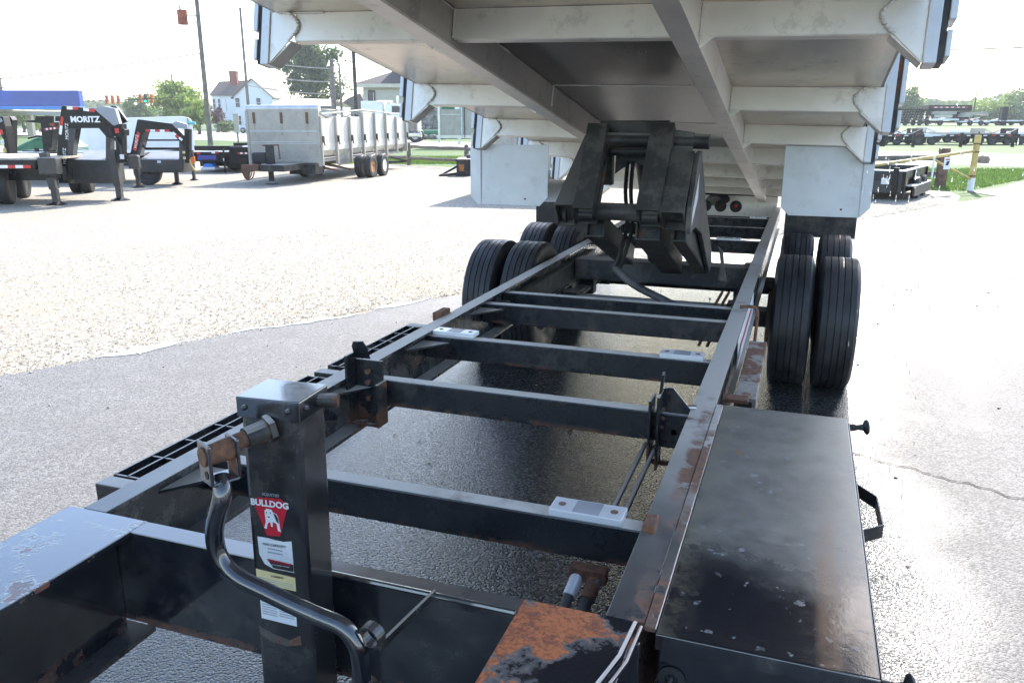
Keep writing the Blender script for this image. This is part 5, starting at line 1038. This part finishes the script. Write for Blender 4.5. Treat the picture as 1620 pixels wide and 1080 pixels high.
D = 78; t = thing('beige_building', 'beige panelled building with a dark hip roof and a tall door', 'building', G(D, -11))
l0, l1 = (576-810)*KX*D, (700-810)*KX*D; zt = 1.56+(190-133)*D/1361; GB('wall', D, D+10, l0, l1, 0, zt, M['beige'], t)
for k in range(7): GB('siding_line', D-.03, D-.004, l0, l1, .5+.62*k, .55+.62*k, M['cream'], t)
MB().add([G(D-.7, l0-.7, zt), G(D-.7, l1+.7, zt), G(D+10.7, l1+.7, zt), G(D+10.7, l0-.7, zt), G(D+5, l0+3.9, zt+1.9), G(D+5, l1-3, zt+1.9)], [(0, 1, 5, 4), (3, 4, 5, 2), (0, 4, 3), (1, 2, 5), (0, 3, 2, 1)]).build('roof', M['roofdark'], t)
GB('eave_trim', D-.72, D-.66, l0-.7, l1+.7, zt-.35, zt-.01, M['cream'], t)
a, b = LZ(582, 143, D), LZ(595, 184, D); dr = GB('door', D-.09, D-.005, a[0], b[0], 0, a[1], M['oldblack'], t); GB('door_glass', D-.11, D-.092, a[0]+.15, a[0]+.42, .3, a[1]-.2, M['glass'], dr); GB('door_glass', D-.11, D-.092, a[0]+.5, b[0]-.12, .3, a[1]-.2, M['siding'], dr)
GB('dormer_wall', D+2, D+5, (627-810)*KX*D, l1, zt+.1, zt+2.6, M['beige'], t)
t = thing('stone_wall', 'grey field stone wall behind the truck bonnet', 'wall', G(80, -6))
for j in range(5):
    x = -9.5+random.random()*.3
    while x < -1: 
        w = random.uniform(.5, 1.1); GB('stone', 76+random.uniform(-.05, .05), 76.5, x, min(x+w-.04, -1), .3+.48*j, .3+.48*j+.44, M['stone'], t, .04); x += w
t = thing('hedge', 'dark clipped ground cover at the foot of the stone wall', 'hedge', G(73, -6)); hb_ = MB(); gbox(hb_, 72, 75, -9.5, -1, 0, .75)
hb_.build('hedge_body', M['green'], t, .2)
for l in (-7.5, -6.7, -5.9): 
    o = MB().sphere(G(70, l, .2), .38, 9, 6, (1.2, .8, .6)).build('landscape_rock', M['stone'], None, smooth=True); tag(o, 'pale landscaping rock in front of the hedge, '+{-7.5: 'left of three', -6.7: 'middle of three', -5.9: 'right of three'}[l], 'rock', 'landscape rocks')
for o in [o for o in COL.objects if o.name.startswith('grey_rock')]: bpy.data.objects.remove(o)

# -- white road tractor
D = 60; t = thing('truck', 'white conventional truck with a chrome grille on the road behind the trailer', 'truck', G(D, -8))
def P3(name, x0, y0, x1, y1, d0, d1, mat, bev=0.): a, b = LZ(x0, y0, D), LZ(x1, y1, D); return GB(name, D+d0, D+d1, a[0], b[0], b[1], a[1], M[mat], t, bev)
plane_prism(MB(), [LZ(x, y, D) for x, y in ((608, 215), (608, 166), (612, 163), (632, 165), (645, 178), (661, 184), (662, 215))], D, 0, 2.2).build('cab', M['white'], t, .08)
plane_prism(MB(), [LZ(x, y, D) for x, y in ((620, 168), (631, 168), (641, 178), (620, 178))], D-.03, 0, .02).build('cab_window', M['glass'], t)
g = P3('grille', 646, 186, 661, 209, -.35, -.05, 'bggrey'); 
for k in range(7): a, b = LZ(647+2*k, 187, D), LZ(648+2*k, 208, D); GB('grille_bar', D-.38, D-.352, a[0], b[0], b[1], a[1], M['chrome'], g)
P3('bumper', 646, 210, 669, 217, -.5, -.1, 'chrome', .05); P3('headlight', 661, 202, 667, 209, -.4, -.1, 'chrome', .05); P3('sleeper', 570, 160, 607, 215, .1, 2.1, 'white', .05); P3('visor', 597, 159, 618, 162, -.1, 1, 'chrome')
MB().tube([G(D+.1, *LZ(629, 185, D)), G(D+.1, *LZ(629, 152, D))], .08, 10).build('exhaust_stack', M['chrome'], t, smooth=True)
for l in (-7.05, -11.5, -12.6): tyre_at(G(D+.1, l, .48), .48, .3, YV, t)
tyre_at(G(D+2, -7.05, .48), .48, .3, YV, t)
# -- car by the house
D = 105; t = thing('parked_car', 'pale blue white car parked in front of the house', 'car', G(D, -33.5)); a = LZ(374, 209, D)[0]
cp = [(a, .35), (a+.05, .85), (a+.9, 1.0), (a+1.5, 1.45), (a+3.0, 1.48), (a+3.7, 1.0), (a+4.2, .9), (a+4.25, .35)]
MB().prism(cp, G(D, 0), YU, ZZ, YV*1.7).build('body', M['siding'], t, .08); MB().prism([(a+1.1, 1.02), (a+1.6, 1.38), (a+2.9, 1.4), (a+3.4, 1.02)], G(D-.02, 0), YU, ZZ, YV*.015).build('window', M['glass'], t)
for l in (a+.85, a+3.3): tyre_at(G(D+.05, l, .34), .34, .2, YV, t, hub='alubg', n=18)

# -- trees and shrubs
def tree(name, label, D, L, h, r, trunk_h, n, mat, cat='tree', leaf=.28, squash=.8, holes=.55, z0=0., group=None, rt=.22):
    t = thing(name, label, cat, G(D, L, z0), group); base = np.array(G(D, L, z0)); cz = trunk_h+(h-trunk_h)/2
    rs = np.random.default_rng(int(abs(D*13+L*7))); K = int(26+r*3)
    cl = []
    for k in range(K):
        v = rs.normal(0, 1, 3); v /= np.linalg.norm(v); q = rs.random()**.45; cl.append(np.array([v[0]*r*q, v[1]*r*q, cz+v[2]*(h-trunk_h)/2*q*.92]))
    tm = MB(); tm.tube([Vector(base)+Vector((0, 0, -.1)), Vector(base)+Vector((.03*h, 0, trunk_h*.6)), Vector(base)+Vector((0, .02*h, cz)), Vector(base)+Vector((0, 0, h*.85))], [rt, rt*.8, rt*.5, rt*.12], 9); tm.build('trunk', M['bark'], t, smooth=True)
    for k in range(0, K, 4):
        p = Vector(base)+Vector((0, 0, trunk_h*.7+rs.random()*(cz-trunk_h*.6))); q = Vector(base)+Vector(cl[k]); MB().tube([p, (p+q)/2+Vector((0, 0, -.05*h)), q], [rt*.4, rt*.25, rt*.08], 6).build('limb', M['bark'], t, smooth=True)
    C_ = np.array(cl); idx = rs.integers(0, K, n); cr = r*.30*rs.uniform(.6, 1.25, K)
    P = C_[idx]+rs.normal(0, 1, (n, 3))*cr[idx][:, None]*np.array([.62, .62, .48]); P[:, 2] = np.maximum(P[:, 2], trunk_h*.5)
    a1 = rs.normal(0, 1, (n, 3)); a1 /= np.linalg.norm(a1, axis=1)[:, None]; a2 = np.cross(a1, rs.normal(0, 1, (n, 3))); a2 /= np.linalg.norm(a2, axis=1)[:, None]
    s = leaf*rs.uniform(.5, 1.2, n)[:, None]; P += base
    V = np.stack([P-a1*s, P+a2*s*.55, P+a1*s, P-a2*s*.55], 1).reshape(-1, 3)
    npmesh('crown', V, 4, M[mat], t); return t
def sz(px, py0, py1, D): return 1.56+(190-py0)*D/1361
tree('oak_tree', 'large dark green oak under the raised bed corner', 115, (500-810)*KX*115, 12.4, 3.9, 2., 9000, 'leafdark', leaf=.30)
tree('maple_tree', 'bright yellow green maple left of the transformer pole', 105, (282-810)*KX*105, 6.4, 3.2, .8, 9000, 'leaflight', leaf=.22)
tree('maple_tree', 'lower bright green maple touching the transformer pole', 95, (312-810)*KX*95, 4.2, 1.5, .5, 3500, 'leaflight', leaf=.18)
tree('evergreen_tree', 'small blue green tree left of the bright maple', 150, (222-810)*KX*150, 6.5, 2.6, .8, 3500, 'leafmid', leaf=.3)
tree('plum_tree', 'small purple leaved tree in front of the white house', 112, (342-810)*KX*112, 3.8, 1.3, .5, 2500, 'leafpurple', leaf=.16)
tree('shrub', 'rounded olive shrub at the foot of the white house', 110, (352-810)*KX*110, 1.3, 1.0, .0, 1500, 'leafmid', 'shrub', leaf=.12, rt=.05); tree('shrub', 'dark rounded shrub right of the olive one by the house wall', 116, (362-810)*KX*116, 1.6, 1.1, .0, 1500, 'leafdark', 'shrub', leaf=.12, rt=.05)
tree('roadside_tree', 'yellow green tree seen between the canopy and the green cover', 112, (34-810)*KX*112, 4.6, 2.6, .3, 4500, 'leaflight', leaf=.22); tree('roadside_tree', 'small green tree under the blue canopy near the T shaped neck', 118, (60-810)*KX*118, 4.6, 2.4, .3, 4000, 'leafmid', leaf=.22)
tree('roadside_tree', 'low green bushy tree between the short poles and beige building', 180, (548-810)*KX*180, 4.6, 3.2, .3, 2500, 'leafmid', leaf=.3)
tree('roadside_tree', 'tree top behind the long low building', 170, (455-810)*KX*170, 5.2, 3.6, .3, 2500, 'leafmid', leaf=.3)
for k, (px, top, r, m_, lab) in enumerate(((1545, 163, 3.6, 'leaflight', 'pale green tree, leftmost above the right hand trailers'), (1572, 160, 3.6, 'leaflight', 'pale green tree, second above the right hand trailers'), (1594, 163, 3.4, 'leafmid', 'mid green tree above the black stacked crate'),
        (1612, 140, 5.2, 'leafmid', 'tall blue green tree at the right edge of the picture'), (1650, 150, 5., 'leafmid', 'tree just beyond the right edge of the picture'), (1430, 137, 3., 'leafmid', 'tall tree glimpsed behind the right side stakes'), (1415, 150, 4., 'leafmid', 'tree hidden low behind the right side stakes'))):
    D = 165; tree('far_tree', lab, D, (px-810)*KX*D, 1.56+(190-top)*D/1361-1., r*1.1, .4, 3200, m_, leaf=.34, z0=1., group='trees behind the trailer lot')
# far treeline as one mass
def treeline(name, D, L0, L1, n, h0, h1, mat, z0):
    L = rng.uniform(L0, L1, n); Dd = D+rng.normal(0, 6, n); hh = h0+(h1-h0)*(.5+.5*np.sin(L*.11)*np.sin(L*.037+1)); z = z0+hh*rng.random(n)**.7
    P = np.stack([-SY*Dd+CY_*L, CY_*Dd+SY*L, z], 1); a1 = rng.normal(0, 1, (n, 3)); a1 /= np.linalg.norm(a1, axis=1)[:, None]; a2 = np.cross(a1, rng.normal(0, 1, (n, 3))); a2 /= np.linalg.norm(a2, axis=1)[:, None]
    s = rng.uniform(.5, 1.2, n)[:, None]*1.1; V = np.stack([P-a1*s, P+a2*s*.7, P+a1*s, P-a2*s*.7], 1).reshape(-1, 3); o = npmesh(name, V, 4, M[mat], None, 'stuff'); return o
tag(treeline('woods', 320, -330, 60, 26000, 4, 8, 'leafmid', .5), 'far woods along the horizon behind the buildings', 'woods'); tag(treeline('woods', 300, 60, 330, 18000, 5, 9, 'leafmid', 2.), 'far woods along the horizon behind the right trailer lot', 'woods')

# -- rows of parked trailers on the right
def flat_proto(kind):
    t = thing('flatbed_trailer', '', 'trailer', (0, 0, 0)); 
    c = {'w': 'white', 'b': 'bgblack', 'g': 'alubg'}[kind]
    m = MB(); m.box((-2.4, -1., .58), (2.4, 1., .66)); m.build('deck', M['wood'] if kind == 'b' else M['white'], t); 
    for y in (-1.03, 1.0): MB().box((-2.45, y, .52), (2.45, y+.03, .70)).build('side_rail', M[c], t)
    m = MB(); m.box((-2.3, -.6, .40), (2.3, -.5, .575)); m.box((-2.3, .5, .40), (2.3, .6, .575)); m.build('chassis', M['bgblack'], t)
    for k in range(8): MB().box((-2.2+.55*k, -1.036, .58), (-2.2+.55*k+.25, -1.031, .64)).build('reflective_tape', M['red'] if k % 2 else M['tapewhite'], t)
    for x in (-.1, .75):
        for y in (-.8, .8): tyre_at(Vector((x, y, .30)), .30, .22, (0, 1, 0), t, hub='bggrey', n=16)
    m = MB(); m.bar((-2.4, -.5, .5), (-3.6, 0, .5), .1, .12); m.bar((-2.4, .5, .5), (-3.6, 0, .5), .1, .12); m.box((-3.5, -.05, .05), (-3.4, .05, .85)); m.build('tongue', M['bgblack'], t)
    m = MB(); m.box((2.3, -.9, .70), (2.36, .9, 1.05)); m.bar((2.33, -.8, 1.0), (1.6, -.8, .70), .05, .05); m.bar((2.33, .8, 1.0), (1.6, .8, .70), .05, .05); m.build('ramp', M[c], t)
    m = MB()
    if kind == 'g': m.box((-1.8, -.8, .67), (.6, .8, .88)); m.build('stacked_ramps', M['aluplate'], t)
    return t
protos = {k: flat_proto(k) for k in 'wbg'}; used_p = set()
def put(kind, D, L, z, rot, label, group):
    if kind in used_p: o = copy_tree(protos[kind])
    else: o = protos[kind]; used_p.add(kind)
    o.location = G(D, L, z); o.rotation_euler = (0, 0, rot+YAW); o['label'] = label; o['group'] = group; return o
deco = ['at the left end, beside the raised bed', 'with pale deck', 'carrying stacked ramps', 'behind the yellow gate post', 'right of the yellow gate post', 'between two dark posts', 'by the right dark post', 'at the right edge']
LR = [24.3, 27.6, 30.5, 33.4, 36.4]
for i, l in enumerate(LR): put('bwbgb'[i], 54.5+.6*(i % 2), l, 0, R((4, 176, 2, 178, 5)[i]), ['black', 'white', 'black', 'grey', 'black'][i]+' flatbed in the front row along the far verge, number '+['one', 'two', 'three', 'four', 'five'][i]+' from the raised bed', 'front row of parked trailers')
for i, l in enumerate([24.8, 28.6, 32.3, 36., 39.5]): put('gwgww'[i], 60.5+.5*(i % 2), l, .02, R((178, 3, 176, 4, 180)[i]), ['grey', 'white', 'grey', 'white', 'white'][i]+' flatbed in the second row of the lot, number '+['one', 'two', 'three', 'four', 'five'][i]+' from the raised bed', 'second row of parked trailers')
for px in (1451, 1527, 1610): D = 50; l = (px-810)*KX*D; t = thing('fence_post', {1451: 'short dark post on the far verge nearest the raised bed', 1527: 'short dark post on the far verge behind the yellow gate', 1610: 'short dark post on the far verge near the right edge'}[px], 'post', G(D, l), 'posts on the far verge'); GB('post', D, D+.14, l-.07, l+.07, 0, .85, M['bgblack'], t)
# upper row on the rise
def stack_trailer(D, L, kind, label):
    z = 1.0; t = thing('stacked_trailers' if False else 'utility_trailer', label, 'trailer', G(D, L, z), 'trailers on the rise')
    if kind == 0:
        for k in range(6):
            GB('stacked_frame', D, D+2, L-2.2+.1*(k % 2), L+2.1-.15*(k % 3), z+.25+.28*k, z+.36+.28*k, M['bgblack'], t)
            for j in range(7): GB('frame_upright', D-.05, D, L-2.1+.62*j+.07*k, L-2.04+.62*j+.07*k, z+.1+.28*k, z+.50+.28*k, M['bgblack'], t)
        for l in (L-1, L+.6): tyre_at(G(D-.1, l, z+.3), .3, .2, YV, t, hub='bggrey', n=14)
    elif kind == 1:
        GB('bed', D, D+2.2, L-2.4, L+2.4, z+1.55, z+2.2, M['bgblack'], t, .03); tape(t, D-.01, ((L-2.1, z+1.95), (L+1.9, z+1.95)), 13, .09); GB('side_box', D-.4, D+.5, L-2.3, L+.9, z+.55, z+.75, M['tapewhite'], t); GB('chassis', D+.2, D+1.8, L-2.2, L+2.5, z+.3, z+.5, M['bgblack'], t)
        GB('load', D-.1, D+1, L-2.0, L+.7, z+1.2, z+1.5, M['alubg'], t); GB('load', D-.1, D+1, L-1.7, L+.3, z+.85, z+1.15, M['cream'], t); GB('cab_frame', D+.2, D+1.5, L+.9, L+2.3, z+.5, z+1.5, M['bgblack'], t, .05)
        for l in (L-1, L+1.2): tyre_at(G(D-.1, l, z+.32), .32, .2, YV, t, hub='bggrey', n=14)
    elif kind == 2:
        MB().prism([(L-1.5, z+.9), (L-1.1, z+1.4), (L+1.2, z+1.45), (L+1.4, z+1.1), (L, z+1.2), (L-.6, z+.9)], G(D, 0), YU, ZZ, YV*1.5).build('load', M['alubg'], t); GB('deck', D, D+2, L-1.6, L+1.6, z+.35, z+.5, M['tapewhite'], t); tape(t, D-.02, ((L-1.5, z+.62), (L+.7, z+.62)), 7, .1)
        for l in (L-.6, L+.6): tyre_at(G(D-.1, l, z+.28), .28, .2, YV, t, hub='bggrey', n=14)
    else:
        GB('deck', D, D+2, L-3.0, L+3.0, z+.45, z+.58, M['tapewhite'], t); GB('chassis', D+.2, D+1.8, L-2.8, L+2.8, z+.25, z+.44, M['bgblack'], t)
        for l in (L-.6, L+.6): tyre_at(G(D-.1, l, z+.28), .28, .2, YV, t, hub='bggrey', n=14)
        MB().bar(G(D, L-3, z+.5), G(D, L-1.4, z+.85), .1, .1).build('ramp', M['tapewhite'], t)
D = 92; sx = lambda px: (px-810)*KX*D
stack_trailer(D, sx(1447), 0, 'pile of black trailer frames on the rise beside the raised bed'); stack_trailer(D+3, sx(1480), 0, 'second pile of black frames on the rise, further right'); stack_trailer(D, sx(1502), 1, 'black dump bed with red and white tape on the rise')
stack_trailer(D-1, sx(1536), 2, 'silver load on a low trailer in the middle of the rise'); stack_trailer(D, sx(1570), 3, 'long low white deck trailer on the rise'); stack_trailer(D+1, sx(1618), 3, 'low white deck trailer on the rise at the right edge')
t = thing('crate_stack', 'tall black crates standing between the low trailers on the rise', 'crate', G(D, sx(1590), 1.)); GB('crate', D, D+.6, sx(1585), sx(1588.6), 1., 3., M['bgblack'], t); GB('crate', D, D+.6, sx(1589.4), sx(1594), 1., 3., M['bgblack'], t)

# -- dark trailer tail seen between the right stakes and the gate
t = thing('trailer_hitch', 'dark trailer tail poking out beside the right side stake', 'trailer', G(30, 14)); D = 34; P2('frame_tail', 1386, 207, 1400, 232, 0, 1.5, 'bgblack'); 

# -- grass blades near the fences, fallen debris, dripping water
def blades(name, D0, D1, L0, L1, n, h, label, cond=None):
    D = rng.uniform(D0, D1, n); L = rng.uniform(L0, L1, n)
    if cond is not None: k = cond(D, L); D, L = D[k], L[k]; n = len(D)
    base = np.stack([-SY*D+CY_*L, CY_*D+SY*L, np.zeros(n)], 1); a = rng.uniform(0, 6.28, n); w = rng.uniform(.006, .014, n)*1.6; hh = h*rng.uniform(.5, 1.3, n)
    d = np.stack([np.cos(a), np.sin(a), np.zeros(n)], 1)*w[:, None]; top = base+np.stack([rng.normal(0, .03, n), rng.normal(0, .03, n), hh], 1); V = np.stack([base-d, base+d, top], 1).reshape(-1, 3); return tag(npmesh(name, V, 3, M['blade'], None, 'stuff'), label, 'grass')
M['blade'] = leaf_m('grass_blades', (.06, .13, .02), (.17, .26, .05))
blades('grass', 30.2, 36, -9, 2, 26000, .09, 'sunlit grass behind the split rail fence'); blades('grass', 18.6, 27, 5., 22, 42000, .075, 'sunlit grass behind the yellow gate', lambda D, L: (D > 18.75+(9.9-L)*.76) & (D > 18.3+(L-10.3)*1.02+.15))
dv = MB()
for k in range(46): dv.sphere((random.uniform(-1.6, 2.4), random.uniform(2.2, 9), .016), random.uniform(.003, .009), 5, 4, (1.4, .8, .5))
tag(dv.build('leaf_litter', M['oldblack'], None, kind='stuff'), 'dark crumbs of dirt and leaf scattered on the asphalt', 'debris')
drops = MB()
def drop(p, r, st): drops.sphere(p, r, 6, 5, (1, 1, st))
for k in range(170):
    s = random.random(); src = bx((.345+random.uniform(-.03, .03), TS[1]+random.uniform(-.02, .6), 0)) if s < .45 else bx((.33+random.uniform(-.03, .03), random.uniform(TS[2], TS[3]+.4), 0))
    drop((src.x+random.uniform(-.03, .10), src.y+random.uniform(-.1, .2), random.uniform(.1, src.z-.1)), random.uniform(.0013, .0028), random.uniform(3., 8))
for k in range(90): drop((random.uniform(.35, 1.5), random.uniform(3.2, 5.0), random.uniform(1.0, 1.5)), random.uniform(.0010, .0022), random.uniform(3, 8))
tag(drops.build('water_drops', M['water'], None, smooth=True, kind='stuff'), 'water dripping off the right side of the raised bed', 'water')

# ------------------------------------------------------------------ air
hm = bpy.data.materials.new('thin_summer_haze'); hm.use_nodes = True; ht = hm.node_tree; ht.nodes.clear(); ho = ht.nodes.new('ShaderNodeOutputMaterial'); hv = ht.nodes.new('ShaderNodeVolumePrincipled')
hv.inputs['Color'].default_value = (.93, .95, 1, 1); hv.inputs['Density'].default_value = .0007; hv.inputs['Anisotropy'].default_value = .0; ht.links.new(hv.outputs[0], ho.inputs['Volume'])
hz_ = MB(); hz_.box((-2200, -2200, -1.2), (2200, 2200, 19)); hzo = hz_.build('haze', hm, None, kind='stuff'); tag(hzo, 'pale summer haze over the whole lot and the distant trees', 'haze')
